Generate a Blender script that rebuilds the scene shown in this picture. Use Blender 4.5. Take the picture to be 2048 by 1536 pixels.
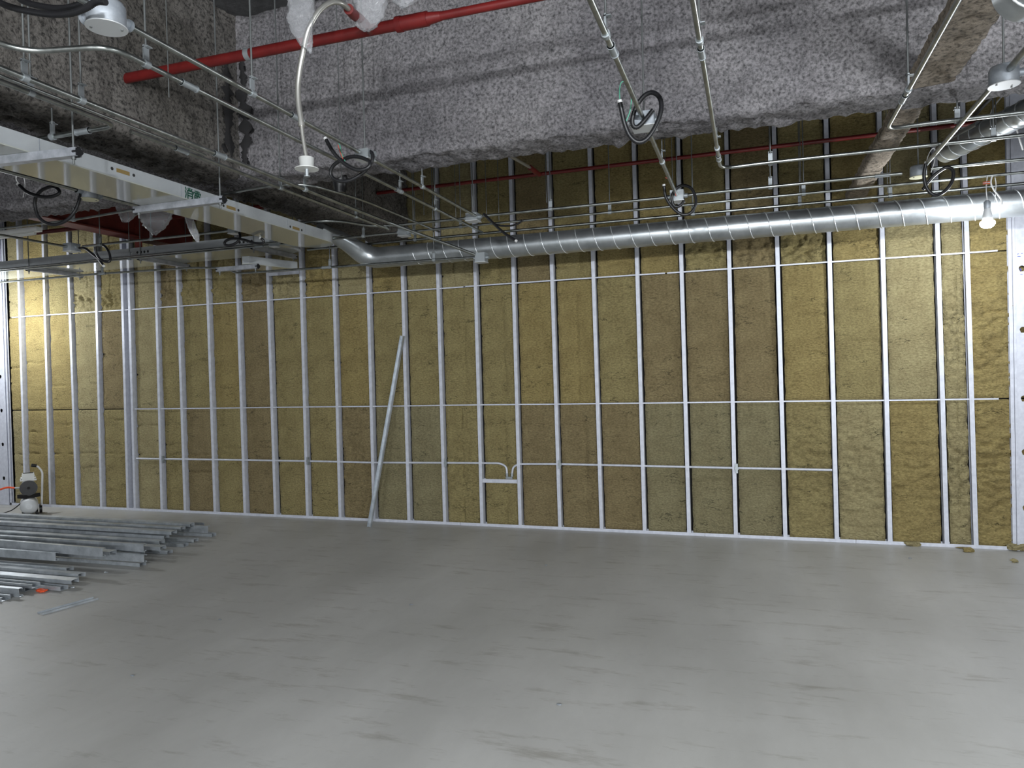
import bpy, math, random
from mathutils import Vector, Matrix, noise
random.seed(7)
PI = math.pi
for o in list(bpy.data.objects): bpy.data.objects.remove(o)
SC = bpy.context.scene
COL = SC.collection

# ------------------------------------------------------------------ camera
F_PX, PITCH, ROLL, YAW = 1443.24, -.01391, -.02595, .32257
CAM = Vector((0, 0, 1.53))
fw = Vector((-math.sin(YAW), math.cos(YAW), 0)); rt = Vector((math.cos(YAW), math.sin(YAW), 0)); up = Vector((0, 0, 1))
fw, up = fw*math.cos(PITCH)+up*math.sin(PITCH), up*math.cos(PITCH)-fw*math.sin(PITCH)
rt, up = rt*math.cos(ROLL)+up*math.sin(ROLL), up*math.cos(ROLL)-rt*math.sin(ROLL)
cd = bpy.data.cameras.new('camera'); cam = bpy.data.objects.new('camera', cd); COL.objects.link(cam)
cd.sensor_width = 36; cd.lens = 36*F_PX/2048; cd.clip_start = .05; cd.clip_end = 100
m = Matrix((rt, up, -fw)).transposed().to_4x4(); m.translation = CAM; cam.matrix_world = m
SC.camera = cam
def at(u, v, X=None, Y=None, Z=None):
    """where the ray of an image point meets a vertical or level plane of the room"""
    d = fw + rt*((u-1024)/F_PX) - up*((v-768)/F_PX)
    t = (X-CAM.x)/d.x if X is not None else (Y-CAM.y)/d.y if Y is not None else (Z-CAM.z)/d.z
    return CAM + d*t

# ------------------------------------------------------------------ light
SC.view_settings.view_transform = 'Standard'; SC.view_settings.look = 'None'
SC.view_settings.gamma = 1; SC.view_settings.use_curve_mapping = False
SC.view_settings.exposure = 1.12
W = bpy.data.worlds.new('world'); SC.world = W; W.use_nodes = True
W.node_tree.nodes['Background'].inputs[0].default_value = (.92, .96, 1, 1)
W.node_tree.nodes['Background'].inputs[1].default_value = .26
def lamp(name, loc, power, r=.04, col=(.93, .97, 1.0)):
    l = bpy.data.lights.new(name, 'POINT'); l.energy = power; l.shadow_soft_size = r; l.color = col
    o = bpy.data.objects.new(name, l); o.location = loc; COL.objects.link(o); return o
BULB_R = Vector((1.562, 5.81, 2.512)); BULB_L = Vector((-8.75, 6.05, 2.50))
lamp('bulb_light', BULB_R-Vector((0, 0, .10)), 22, .04)
lamp('bulb_light', BULB_L-Vector((0, 0, .10)), 40, .04)
ROOM_BULBS = [(1.9, .9, 2.50, 52), (1.2, -.6, 2.55, 175), (-1.2, -6.2, 2.55, 330), (1.7, -5.4, 2.55, 640)]
for x, y, z, p in ROOM_BULBS: lamp('bulb_light', (x, y, z-.10), p, .10)

# ------------------------------------------------------------------ materials
def mat(name, col=(.5, .5, .5), rough=.6, metal=0., **kw):
    m = bpy.data.materials.new(name); m.use_nodes = True
    b = m.node_tree.nodes['Principled BSDF']
    b.inputs['Base Color'].default_value = (*col, 1); b.inputs['Roughness'].default_value = rough; b.inputs['Metallic'].default_value = metal
    for k, v in kw.items(): b.inputs[k.replace('_', ' ')].default_value = v
    return m
def N(m, t, **kw):
    n = m.node_tree.nodes.new(t)
    for k, v in kw.items():
        if k in n.inputs.keys(): n.inputs[k].default_value = v
        else: setattr(n, k, v)
    return n
def L(m, a, b): m.node_tree.links.new(a, b)
def noisy(m, c1, c2, scale=(1, 1, 1), nscale=8, detail=6, lo=.35, hi=.65, bump=0, bdist=.01, bscale=None, bvec=None, rr=None, c3=None, n3=None):
    """mix two colours by noise; bump from a finer noise"""
    b = m.node_tree.nodes['Principled BSDF']
    tc = N(m, 'ShaderNodeTexCoord'); mp = N(m, 'ShaderNodeMapping'); mp.inputs['Scale'].default_value = scale
    L(m, tc.outputs['Object'], mp.inputs[0])
    n = N(m, 'ShaderNodeTexNoise'); n.inputs['Scale'].default_value = nscale; n.inputs['Detail'].default_value = detail; n.inputs['Roughness'].default_value = .65
    L(m, mp.outputs[0], n.inputs['Vector'])
    r = N(m, 'ShaderNodeValToRGB'); e = r.color_ramp.elements
    e[0].position = lo; e[0].color = (*c1, 1); e[1].position = hi; e[1].color = (*c2, 1)
    L(m, n.outputs['Fac'], r.inputs[0]); out = r.outputs[0]
    if c3:
        n2 = N(m, 'ShaderNodeTexNoise'); n2.inputs['Scale'].default_value = n3; n2.inputs['Detail'].default_value = 3
        L(m, tc.outputs['Object'], n2.inputs['Vector'])
        r2 = N(m, 'ShaderNodeValToRGB'); r2.color_ramp.elements[0].position = .42; r2.color_ramp.elements[1].position = .62
        L(m, n2.outputs['Fac'], r2.inputs[0])
        mx = N(m, 'ShaderNodeMix', data_type='RGBA', blend_type='MULTIPLY'); L(m, r2.outputs[0], mx.inputs[0]); L(m, out, mx.inputs[6]); mx.inputs[7].default_value = (*c3, 1)
        out = mx.outputs[2]
    L(m, out, b.inputs['Base Color'])
    if rr:
        mr = N(m, 'ShaderNodeMapRange'); mr.inputs[3].default_value = rr[0]; mr.inputs[4].default_value = rr[1]
        L(m, n.outputs['Fac'], mr.inputs[0]); L(m, mr.outputs[0], b.inputs['Roughness'])
    if bump:
        n4 = N(m, 'ShaderNodeTexNoise'); n4.inputs['Scale'].default_value = bscale or nscale*3; n4.inputs['Detail'].default_value = 5; n4.inputs['Roughness'].default_value = .7
        mp2 = N(m, 'ShaderNodeMapping'); mp2.inputs['Scale'].default_value = bvec or (1, 1, 1)
        L(m, tc.outputs['Object'], mp2.inputs[0]); L(m, mp2.outputs[0], n4.inputs['Vector'])
        bp = N(m, 'ShaderNodeBump'); bp.inputs['Strength'].default_value = bump; bp.inputs['Distance'].default_value = bdist
        L(m, n4.outputs['Fac'], bp.inputs['Height']); L(m, bp.outputs[0], b.inputs['Normal'])
    return m, out, tc
M = {}
M['galv'] = noisy(mat('galvanized_sheet', rough=.45, metal=.15), (.54, .56, .64), (.70, .725, .81), nscale=22, lo=.3, hi=.7, rr=(.35, .55))[0]
M['pile'] = noisy(mat('galvanized_stock', rough=.35, metal=.5), (.34, .37, .40), (.62, .66, .70), nscale=9, lo=.3, hi=.7, rr=(.25, .5))[0]
M['conduit'] = noisy(mat('conduit_steel', rough=.3, metal=1.), (.30, .32, .31), (.48, .50, .49), nscale=14, rr=(.22, .42))[0]
M['duct'] = noisy(mat('duct_steel', rough=.3, metal=.85), (.40, .43, .45), (.56, .59, .61), nscale=5, rr=(.24, .40))[0]
M['strut'] = noisy(mat('strut_steel', rough=.45, metal=.6), (.36, .38, .42), (.55, .57, .62), nscale=20, rr=(.35, .6))[0]
M['rod'] = mat('rod_steel', (.17, .18, .18), .5, .6)
M['clamp'] = mat('clamp_steel', (.36, .39, .41), .45, .6)
M['seam'] = mat('seam_steel', (.75, .78, .80), .25, .6)
M['boxg'] = noisy(mat('box_steel', rough=.5, metal=.4), (.26, .29, .33), (.42, .45, .49), nscale=12)[0]
M['cover'] = mat('box_cover', (.62, .64, .66), .5, .2)
M['cream'] = mat('cream_cover', (.62, .60, .42), .6)
M['black'] = mat('black_plastic', (.012, .012, .014), .38)
M['dark'] = mat('dark_void', (.02, .02, .02), .9)
M['red'] = noisy(mat('red_paint', rough=.42), (.105, .006, .006), (.15, .009, .008), nscale=6)[0]
M['redsteel'] = noisy(mat('primer_steel', rough=.6), (.13, .022, .016), (.20, .034, .024), nscale=5)[0]
M['white'] = mat('white_plastic', (.72, .73, .71), .4)
M['tray'] = noisy(mat('white_enamel', rough=.16), (.33, .35, .365), (.39, .41, .425), nscale=3)[0]
M['traybot'] = mat('glossy_film', (.40, .41, .37), .06, 0, Coat_Weight=.3, Coat_Roughness=.04)
M['ochre'] = mat('ochre_slot', (.22, .15, .05), .8)
M['green'] = mat('green_ink', (.006, .075, .045), .6)
M['blue'] = mat('blue_ink', (.05, .07, .45), .6)
M['steel'] = mat('braided_steel', (.62, .61, .57), .3, .8)
M['orange'] = mat('orange_rubber', (.80, .10, .03), .5)
M['redwire'] = mat('red_wire', (.55, .12, .09), .5)
M['greenwire'] = mat('green_wire', (.10, .38, .26), .5)
M['whitewire'] = mat('white_wire', (.75, .75, .75), .5)
M['slab'] = noisy(mat('slab_underside', rough=.95), (.045, .045, .047), (.09, .09, .092), nscale=7, bump=.5)[0]
M['gyp'] = noisy(mat('grey_board', rough=.9), (.17, .17, .17), (.21, .21, .21), nscale=3)[0]
M['void'] = mat('cavity_backing', (.012, .011, .010), .95)
# sprayed fireproofing with a stained corner and a browner patch kept as colours of their own
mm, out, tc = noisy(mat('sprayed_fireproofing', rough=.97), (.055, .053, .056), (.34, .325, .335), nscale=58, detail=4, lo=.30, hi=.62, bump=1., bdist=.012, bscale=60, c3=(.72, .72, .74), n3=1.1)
M['spray'] = mm
mm2, _, _ = noisy(mat('sprayed_fireproofing_brown', rough=.97), (.09, .076, .060), (.36, .305, .245), nscale=44, detail=3, lo=.32, hi=.55, bump=1., bdist=.012, bscale=50, c3=(.75, .75, .74), n3=1.6)
M['spraybrown'] = mm2
M['spraydark'] = noisy(mat('sprayed_fireproofing_dark', rough=.97), (.026, .024, .022), (.170, .157, .145), nscale=48, detail=3, lo=.33, hi=.55, bump=1., bdist=.012, bscale=55, c3=(.70, .69, .66), n3=1.3)[0]  # darker brown-grey tone of the spray, for the girder
M['stain'] = mat('tar_stain', (.018, .017, .018), .9)
# floor
fm = mat('floor_concrete', rough=.55)
noisy(fm, (.44, .437, .422), (.545, .542, .526), scale=(1, .45, 1), nscale=1.3, detail=8, lo=.36, hi=.66, bump=.12, bdist=.004, bscale=16, rr=(.38, .56), c3=(.90, .90, .89), n3=.55)
M['floor'] = fm
def scuffs(m):
    b = m.node_tree.nodes['Principled BSDF']; src = b.inputs['Base Color'].links[0].from_socket
    tc = N(m, 'ShaderNodeTexCoord'); mp = N(m, 'ShaderNodeMapping'); mp.inputs['Scale'].default_value = (1.2, 5, 1); mp.inputs['Rotation'].default_value = (0, 0, .25)
    L(m, tc.outputs['Object'], mp.inputs[0])
    n = N(m, 'ShaderNodeTexNoise'); n.inputs['Scale'].default_value = 2.2; n.inputs['Detail'].default_value = 9; n.inputs['Roughness'].default_value = .72
    L(m, mp.outputs[0], n.inputs['Vector'])
    r = N(m, 'ShaderNodeValToRGB'); r.color_ramp.elements[0].position = .55; r.color_ramp.elements[0].color = (1, 1, 1, 1); r.color_ramp.elements[1].position = .70; r.color_ramp.elements[1].color = (.72, .70, .67, 1)
    L(m, n.outputs['Fac'], r.inputs[0])
    mx = N(m, 'ShaderNodeMix', data_type='RGBA', blend_type='MULTIPLY'); mx.inputs[0].default_value = 1
    L(m, src, mx.inputs[6]); L(m, r.outputs[0], mx.inputs[7]); L(m, mx.outputs[2], b.inputs['Base Color'])
scuffs(fm)
# mineral wool in several hues
def wool(name, a, b):
    m = mat(name, rough=1.0)
    noisy(m, a, b, scale=(1, 1, 1.9), nscale=46, detail=7, lo=.30, hi=.64, bump=1., bdist=.016, bscale=48, bvec=(1, 1, 2.0), c3=(.84, .82, .80), n3=4.5)
    b_ = m.node_tree.nodes['Principled BSDF']; src = b_.inputs['Base Color'].links[0].from_socket
    tc = N(m, 'ShaderNodeTexCoord'); mp = N(m, 'ShaderNodeMapping'); mp.inputs['Scale'].default_value = (3.2, 1, 8.5); L(m, tc.outputs['Object'], mp.inputs[0])
    oi = N(m, 'ShaderNodeObjectInfo'); va = N(m, 'ShaderNodeVectorMath', operation='ADD'); L(m, mp.outputs[0], va.inputs[0]); ml = N(m, 'ShaderNodeMath', operation='MULTIPLY'); ml.inputs[1].default_value = 50; L(m, oi.outputs['Random'], ml.inputs[0]); L(m, ml.outputs[0], va.inputs[1])
    n = N(m, 'ShaderNodeTexNoise'); n.inputs['Scale'].default_value = 1.7; n.inputs['Detail'].default_value = 7; n.inputs['Roughness'].default_value = .6; L(m, va.outputs[0], n.inputs['Vector'])
    sb = N(m, 'ShaderNodeMath', operation='SUBTRACT'); sb.inputs[1].default_value = .5; L(m, n.outputs['Fac'], sb.inputs[0]); ab = N(m, 'ShaderNodeMath', operation='ABSOLUTE'); L(m, sb.outputs[0], ab.inputs[0])
    r = N(m, 'ShaderNodeMapRange'); r.inputs[1].default_value = .003; r.inputs[2].default_value = .012; r.inputs[3].default_value = 1; r.inputs[4].default_value = 0; L(m, ab.outputs[0], r.inputs[0])
    n2 = N(m, 'ShaderNodeTexNoise'); n2.inputs['Scale'].default_value = 1.3; n2.inputs['Detail'].default_value = 2; L(m, va.outputs[0], n2.inputs['Vector'])
    r2 = N(m, 'ShaderNodeMapRange'); r2.inputs[1].default_value = .52; r2.inputs[2].default_value = .66; L(m, n2.outputs['Fac'], r2.inputs[0])
    mu = N(m, 'ShaderNodeMath', operation='MULTIPLY'); L(m, r.outputs[0], mu.inputs[0]); L(m, r2.outputs[0], mu.inputs[1])
    mx = N(m, 'ShaderNodeMix', data_type='RGBA'); L(m, mu.outputs[0], mx.inputs[0]); L(m, src, mx.inputs[6]); mx.inputs[7].default_value = (a[0]*.25, a[1]*.25, a[2]*.25, 1); L(m, mx.outputs[2], b_.inputs['Base Color'])
    return m
WOOLS = [wool('wool_ochre', (0.195, 0.150, 0.055), (0.425, 0.339, 0.141)), wool('wool_olive', (0.185, 0.151, 0.063), (0.405, 0.339, 0.154)),
         wool('wool_brown', (0.155, 0.119, 0.056), (0.345, 0.276, 0.141)), wool('wool_pale', (0.230, 0.194, 0.095), (0.465, 0.403, 0.216)),
         wool('wool_greygreen', (0.165, 0.145, 0.077), (0.355, 0.315, 0.176))]
WOOLN = ['ochre', 'olive', 'brownish', 'pale', 'grey-green']
em = mat('lit_bulb', (1, 1, 1), .5); b = em.node_tree.nodes['Principled BSDF']
b.inputs['Emission Color'].default_value = (.96, .98, 1, 1); b.inputs['Emission Strength'].default_value = 26; M['bulb'] = em
pm = bpy.data.materials.new('clear_film'); pm.use_nodes = True; nt = pm.node_tree; nt.nodes.clear()
o_ = nt.nodes.new('ShaderNodeOutputMaterial'); mx_ = nt.nodes.new('ShaderNodeMixShader'); tr_ = nt.nodes.new('ShaderNodeBsdfTransparent'); pr_ = nt.nodes.new('ShaderNodeBsdfPrincipled')
pr_.inputs['Base Color'].default_value = (.62, .63, .66, 1); pr_.inputs['Roughness'].default_value = .15
lw_ = nt.nodes.new('ShaderNodeLayerWeight'); lw_.inputs[0].default_value = .55
ml_ = nt.nodes.new('ShaderNodeMapRange'); ml_.inputs[3].default_value = .16; ml_.inputs[4].default_value = .62
nt.links.new(lw_.outputs['Facing'], ml_.inputs[0]); nt.links.new(ml_.outputs[0], mx_.inputs[0]); nt.links.new(tr_.outputs[0], mx_.inputs[1]); nt.links.new(pr_.outputs[0], mx_.inputs[2]); nt.links.new(mx_.outputs[0], o_.inputs[0])
M['film'] = pm

# ------------------------------------------------------------------ mesh building
class MB:
    def __init__(s): s.v = []; s.f = []; s.sm = []
    def add(s, vs, fs, smooth=False):
        n = len(s.v); s.v += [Vector(a) for a in vs]; s.f += [tuple(n+i for i in f) for f in fs]; s.sm += [smooth]*len(fs); return s
    def box(s, lo, hi, R=None, c=None):
        x0, y0, z0 = lo; x1, y1, z1 = hi
        vs = [Vector(p) for p in ((x0, y0, z0), (x1, y0, z0), (x1, y1, z0), (x0, y1, z0), (x0, y0, z1), (x1, y0, z1), (x1, y1, z1), (x0, y1, z1))]
        if R is not None: c = Vector(c) if c is not None else sum(vs, Vector())/8; vs = [R@(p-c)+c for p in vs]
        return s.add(vs, [(0, 3, 2, 1), (4, 5, 6, 7), (0, 1, 5, 4), (1, 2, 6, 5), (2, 3, 7, 6), (3, 0, 4, 7)])
    def tube(s, pts, r, n=10, cap=True, rf=None):
        pts = [Vector(p) for p in pts]; K = len(pts); T = []
        for i in range(K):
            t = pts[min(i+1, K-1)]-pts[max(i-1, 0)]; T.append(t.normalized())
        a = Vector((0, 0, 1)) if abs(T[0].z) < .9 else Vector((1, 0, 0)); u = T[0].cross(a).normalized(); vs = []
        for i in range(K):
            u = (u-T[i]*u.dot(T[i])).normalized(); w = T[i].cross(u); rr = rf(i/(K-1), i) if rf else r
            for k in range(n):
                q = 2*PI*k/n; vs.append(pts[i]+(u*math.cos(q)+w*math.sin(q))*rr)
        fs = [(i*n+k, i*n+(k+1) % n, (i+1)*n+(k+1) % n, (i+1)*n+k) for i in range(K-1) for k in range(n)]
        s.add(vs, fs, True)
        if cap: s.add(vs[:n], [tuple(range(n-1, -1, -1))]); s.add(vs[-n:], [tuple(range(n))])
        return s
    def cyl(s, p0, p1, r, r1=None, n=16):
        r1 = r if r1 is None else r1
        return s.tube([p0, p1], r, n, True, lambda t, i: r if i == 0 else r1)
    def lathe(s, c, prof, n=20, R=None):
        vs = []
        for (r, z) in prof:
            for k in range(n):
                q = 2*PI*k/n; p = Vector((r*math.cos(q), r*math.sin(q), z)); vs.append((R@p if R is not None else p)+Vector(c))
        K = len(prof); fs = [(i*n+k, i*n+(k+1) % n, (i+1)*n+(k+1) % n, (i+1)*n+k) for i in range(K-1) for k in range(n)]
        s.add(vs, fs, True)
        s.add(vs[:n], [tuple(range(n))]); s.add(vs[-n:], [tuple(range(n))]); return s
    def extrude(s, poly, a, b, X, Y):
        """closed outline poly (2D in X,Y axes) swept from a to b"""
        n = len(poly); a = Vector(a); b = Vector(b)
        vs = [a+X*p[0]+Y*p[1] for p in poly]+[b+X*p[0]+Y*p[1] for p in poly]
        fs = [(i, (i+1) % n, n+(i+1) % n, n+i) for i in range(n)]+[tuple(range(n-1, -1, -1)), tuple(range(n, 2*n))]
        return s.add(vs, fs)
    def build(s, name, material, parent=None, base=True):
        me = bpy.data.meshes.new(name); V = s.v
        xs = [p.x for p in V]; ys = [p.y for p in V]; zs = [p.z for p in V]
        o0 = Vector(((min(xs)+max(xs))/2, (min(ys)+max(ys))/2, min(zs)))
        me.from_pydata([tuple(p-o0) for p in V], [], s.f); me.materials.append(material)
        me.polygons.foreach_set('use_smooth', s.sm); me.update()
        o = bpy.data.objects.new(name, me); COL.objects.link(o)
        if parent is not None: o.parent = parent; o.location = o0-wloc(parent)
        else: o.location = o0
        return o
def wloc(o):
    p = o.location.copy()
    while o.parent: o = o.parent; p += o.location
    return p
def tag(o, label=None, cat=None, group=None, kind=None):
    for k, v in (('label', label), ('category', cat), ('group', group), ('kind', kind)):
        if v: o[k] = v
    return o
def empty(name, loc, label, cat, group=None):
    o = bpy.data.objects.new(name, None); o.location = loc; o.empty_display_size = .1; COL.objects.link(o); return tag(o, label, cat, group)
def struct(o): o['kind'] = 'structure'; return o
def fillet(pts, rad, n=6):
    pts = [Vector(p) for p in pts]; out = [pts[0]]
    for i in range(1, len(pts)-1):
        a, b, c = pts[i-1], pts[i], pts[i+1]; d0 = (a-b); d1 = (c-b); r = min(rad, d0.length*.45, d1.length*.45)
        p0 = b+d0.normalized()*r; p1 = b+d1.normalized()*r
        for k in range(n+1):
            t = k/n; out.append(p0*(1-t)**2+b*2*t*(1-t)+p1*t*t)
    return out+[pts[-1]]
def spline(pts, m=10):
    pts = [Vector(p) for p in pts]; P = [pts[0]*2-pts[1]]+pts+[pts[-1]*2-pts[-2]]; out = []
    for i in range(1, len(P)-2):
        for k in range(m):
            t = k/m; a, b, c, d = P[i-1], P[i], P[i+1], P[i+2]
            out.append(.5*((2*b)+(c-a)*t+(2*a-5*b+4*c-d)*t*t+(3*b-a-3*c+d)*t**3))
    return out+[pts[-1]]
ORD = ['', 'first', 'second', 'third', 'fourth', 'fifth', 'sixth', 'seventh', 'eighth', 'ninth', 'tenth', 'eleventh', 'twelfth', 'thirteenth', 'fourteenth', 'fifteenth', 'sixteenth',
       'seventeenth', 'eighteenth', 'nineteenth', 'twentieth', 'twenty-first', 'twenty-second', 'twenty-third', 'twenty-fourth', 'twenty-fifth', 'twenty-sixth', 'twenty-seventh', 'twenty-eighth', 'twenty-ninth', 'thirtieth']

# ------------------------------------------------------------------ room shell
D = 6.788; XL, XR, YB, ZC = -9.42, 2.32, -7.0, 4.05
ZS = 2.80                                                           # level of the conduit grid
def slab(name, lo, hi, m): return struct(MB().box(lo, hi).build(name, m))
slab('floor', (XL, YB, -.1), (XR, D+.14, 0), M['floor'])
slab('ceiling', (XL, YB, ZC), (XR, D+.14, ZC+.12), M['slab'])
slab('wall_back', (XL, D+.10, 0), (XR, D+.14, ZC), M['void'])
slab('wall_left', (XL-.1, YB, 0), (XL, D+.14, ZC), M['gyp'])
slab('wall_right', (XR, YB, 0), (XR+.1, D+.14, ZC), M['gyp'])

def lumpy_beam(name, a0, a1, lo, hi, zb, along, material, amp=.016, step=.032, ztop=None):
    """sprayed beam: U-shaped section (side, underside, side) swept along x or y with lumps in the surface"""
    prof = []                                                        # (across, z, normal)
    TZ = ztop or ZC; n = max(2, int((TZ-zb)/step))
    for i in range(n+1): prof.append((lo, TZ-(TZ-zb)*i/n, (-1, 0)))
    nb = max(2, int((hi-lo)/step))
    for i in range(1, nb): prof.append((lo+(hi-lo)*i/nb, zb, (0, -1)))
    for i in range(n+1): prof.append((hi, zb+(TZ-zb)*i/n, (1, 0)))
    K = int((a1-a0)/step); vs = []; fs = []; P = len(prof)
    for k in range(K+1):
        a = a0+(a1-a0)*k/K
        for (c, z, nn) in prof:
            q = Vector((a, c, z)) if along == 'x' else Vector((c, a, z))
            d = amp*noise.fractal(q*9, 1., 2., 3)+amp*1.3*noise.noise(q*24)
            edge = min(abs(z-zb), 1)
            nx, nz = nn
            if edge < .03 and nz == 0: nx *= .75; nz = -.55; d -= .008      # rounded arris
            elif nz: d += .004+1.3*amp*noise.noise(q*15)
            c2 = c+nx*d; z2 = min(z+nz*d, TZ)
            vs.append((a, c2, z2) if along == 'x' else (c2, a, z2))
    for k in range(K):
        fs.append((k*P+P-1, k*P, (k+1)*P, (k+1)*P+P-1))
        for j in range(P-1):
            f = (k*P+j, k*P+j+1, (k+1)*P+j+1, (k+1)*P+j)
            fs.append(f if along == 'x' else f[::-1])
    mb = MB(); mb.add(vs, fs, True)
    mb.add([vs[j] for j in range(P)], [tuple(range(P))]); mb.add([vs[K*P+j] for j in range(P)], [tuple(range(P))])
    return struct(mb.build(name, material))
lumpy_beam('ceiling_beam', XL, XR, 4.20, 4.50, 2.94, 'x', M['spray'])
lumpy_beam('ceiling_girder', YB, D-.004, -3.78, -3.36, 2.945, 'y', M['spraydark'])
lumpy_beam('ceiling_joist', 4.49, D-.004, .775, .935, 2.945, 'y', M['spraybrown'], amp=.008, ztop=2.99)
lumpy_beam('ceiling_joist', YB, 4.21, .775, 1.00, 2.95, 'y', M['spraybrown'], amp=.008, ztop=2.99)
# tar runs down the beam beside the girder, stuck to the sprayed face
for u, w, X_, Y_, wh in ((457, .10, -3.335, None, 'on the girder side of the inner corner'), (489, .075, None, 4.172, 'on the beam side of the inner corner')):
    mb = MB(); c = at(u, 230, X=X_).y if X_ else at(u, 230, Y=Y_).x
    zt, zb_ = at(u, 122, X=X_, Y=Y_).z if X_ is None else at(u, 122, X=X_).z, at(u, 332, X=X_, Y=Y_).z if X_ is None else at(u, 322, X=X_).z
    K = 60; vs = []
    for k in range(K+1):
        z = zt+(zb_-zt)*k/K; w2 = w*(.35+.75*min(1, 6*min(k/K, 1-k/K)))*(.15+1.5*abs(noise.noise(Vector((c*3, 1, z*9))))+1.0*abs(noise.noise(Vector((c*3, 4, z*33))))); dx = .035*noise.noise(Vector((c, 5, z*7)))
        for q in (-1, -.4, .4, 1):
            dd_ = .008*(1-q*q)
            vs.append((X_+dd_, c+dx+q*w2*.5, z) if X_ else (c+dx+q*w2*.5, Y_-dd_, z))
    mb.add(vs, [(k*4+j, k*4+j+1, k*4+j+5, k*4+j+4) for k in range(K) for j in range(3)], True)
    vs2 = [(v[0]-.04, v[1], v[2]) if X_ else (v[0], v[1]+.04, v[2]) for v in vs]; mb.add(vs2, [(k*4+j, k*4+j+4, k*4+j+5, k*4+j+1) for k in range(K) for j in range(3)], True)
    tag(mb.build('tar_stain', M['stain']), 'black tar run down the sprayed fireproofing, '+wh, 'stain', 'tar runs on the beam')

# ------------------------------------------------------------------ stud wall
MID = [45, 95.7, 146, 197.5, 251, 264, 318, 363.6, 422.4, 483, 544, 609, 674.6, 742.5, 812, 883, 958.5, 1033.7, 1111.6, 1194, 1281, 1369.8, 1465, 1562.6, 1667, 1773, 1885, 1943.7]
BOT = [50.2, 100, 153, 202, 254.6, 269, 323, 369, 429, 488.7, 549.6, 613.8, 679, 747.7, 817.4, 889, 963, 1040, 1119.5, 1203, 1289, 1378.3, 1471.7, 1571, 1673.7, 1780.7, 1893.8, 1952]
BY = [1010]*13+[1040]*7+[1042, 1050, 1055, 1060, 1060, 1065, 1070, 1070]
TOP = [37.6, 88, 138.4, 192, 243.7, 257.7, 312, 355.4, 415, 475, 536, 602.5, 667.8, 735.7, 805, 875.8, 950.3, 1027, 1104.8, 1188, 1275.7, 1363.3, 1458.4, 1555.5, 1659.3, 1766.3, 1877, 1935]
TY = [600]*13+[580]*8+[535]+[510]*6
TT = .0012
def cprofile(w, d, lip, t=TT, s=1):
    """C outline: front flange on y=0 from -w/2 to w/2, web on side s, lips at the open side"""
    p = [(-w/2, lip), (-w/2, 0), (w/2, 0), (w/2, d), (-w/2, d), (-w/2, d-lip), (-w/2+t, d-lip), (-w/2+t, d-t), (w/2-t, d-t), (w/2-t, t), (-w/2+t, t), (-w/2+t, lip)]
    return [(a*s, b) for a, b in p]
UX, UY, UZ = Vector((1, 0, 0)), Vector((0, 1, 0)), Vector((0, 0, 1))
studs = []
for i in range(28):
    pb = at(BOT[i], BY[i], Y=D); pt = at(TOP[i], TY[i], Y=D); pm_ = at(MID[i], 815, Y=D)
    sl = ((pt.x-pb.x)/(pt.z-pb.z)); sl = max(-.012, min(.012, sl)); xb = (pm_.x+pb.x+pt.x)/3-sl*(pm_.z+pb.z+pt.z)/3
    mb = MB(); mb.extrude(cprofile(.034, .068, .008, s=1), (xb+sl*.003, D, .004), (xb+sl*(ZC-.004), D, ZC-.004), UX, UY)
    lab = f'galvanized wall stud, {ORD[i+1]} counted from the left end of the wall'
    if i == 4: lab = 'galvanized wall stud, left one of the close pair near the left end'
    if i == 5: lab = 'galvanized wall stud, right one of the close pair near the left end'
    if i == 26: lab = 'galvanized wall stud just left of the lit hanging bulb, second from the right jamb'
    if i == 27: lab = 'galvanized wall stud beneath the lit hanging bulb, nearest the right jamb'
    tag(mb.build('wall_stud', M['galv']), lab, 'stud', 'studs standing in the partition')
    studs.append((xb, sl))
def sx(i, z): return studs[i][0]+studs[i][1]*z
# floor track in lengths
cuts = [XL+.02]+[at(u, v, Y=D).x for u, v in ((519, 1036), (921, 1050), (1410, 1072), (1712, 1088))]+[1.96]
place = ['left end, behind the compressor', 'second length from the left end', 'length in the middle, under the wall box', 'second length from the right end', 'short right end beneath the bulb']
for i in range(5):
    mb = MB(); h = .029; t = .0012
    prof = [(-.004, 0), (.074, 0), (.074, h), (.074-t, h), (.074-t, t), (-.004+t, t), (-.004+t, h), (-.004, h)]
    mb.extrude(prof, (cuts[i]+.0015, D, .001), (cuts[i+1]-.0015, D, .001), UY, UZ)
    tag(mb.build('floor_track', M['galv']), 'galvanized U-shaped floor track of the wall, '+place[i], 'track', 'floor track lengths')
mb = MB(); mb.extrude([(-.004, 0), (.074, 0), (.074, -.04), (.0728, -.04), (.0728, -.0012), (-.0028, -.0012), (-.0028, -.04), (-.004, -.04)], (XL+.02, D, ZC-.001), (1.96, D, ZC-.001), UY, UZ)
tag(mb.build('head_track', M['galv']), 'galvanized head track along the top of the stud wall', 'track')
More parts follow.
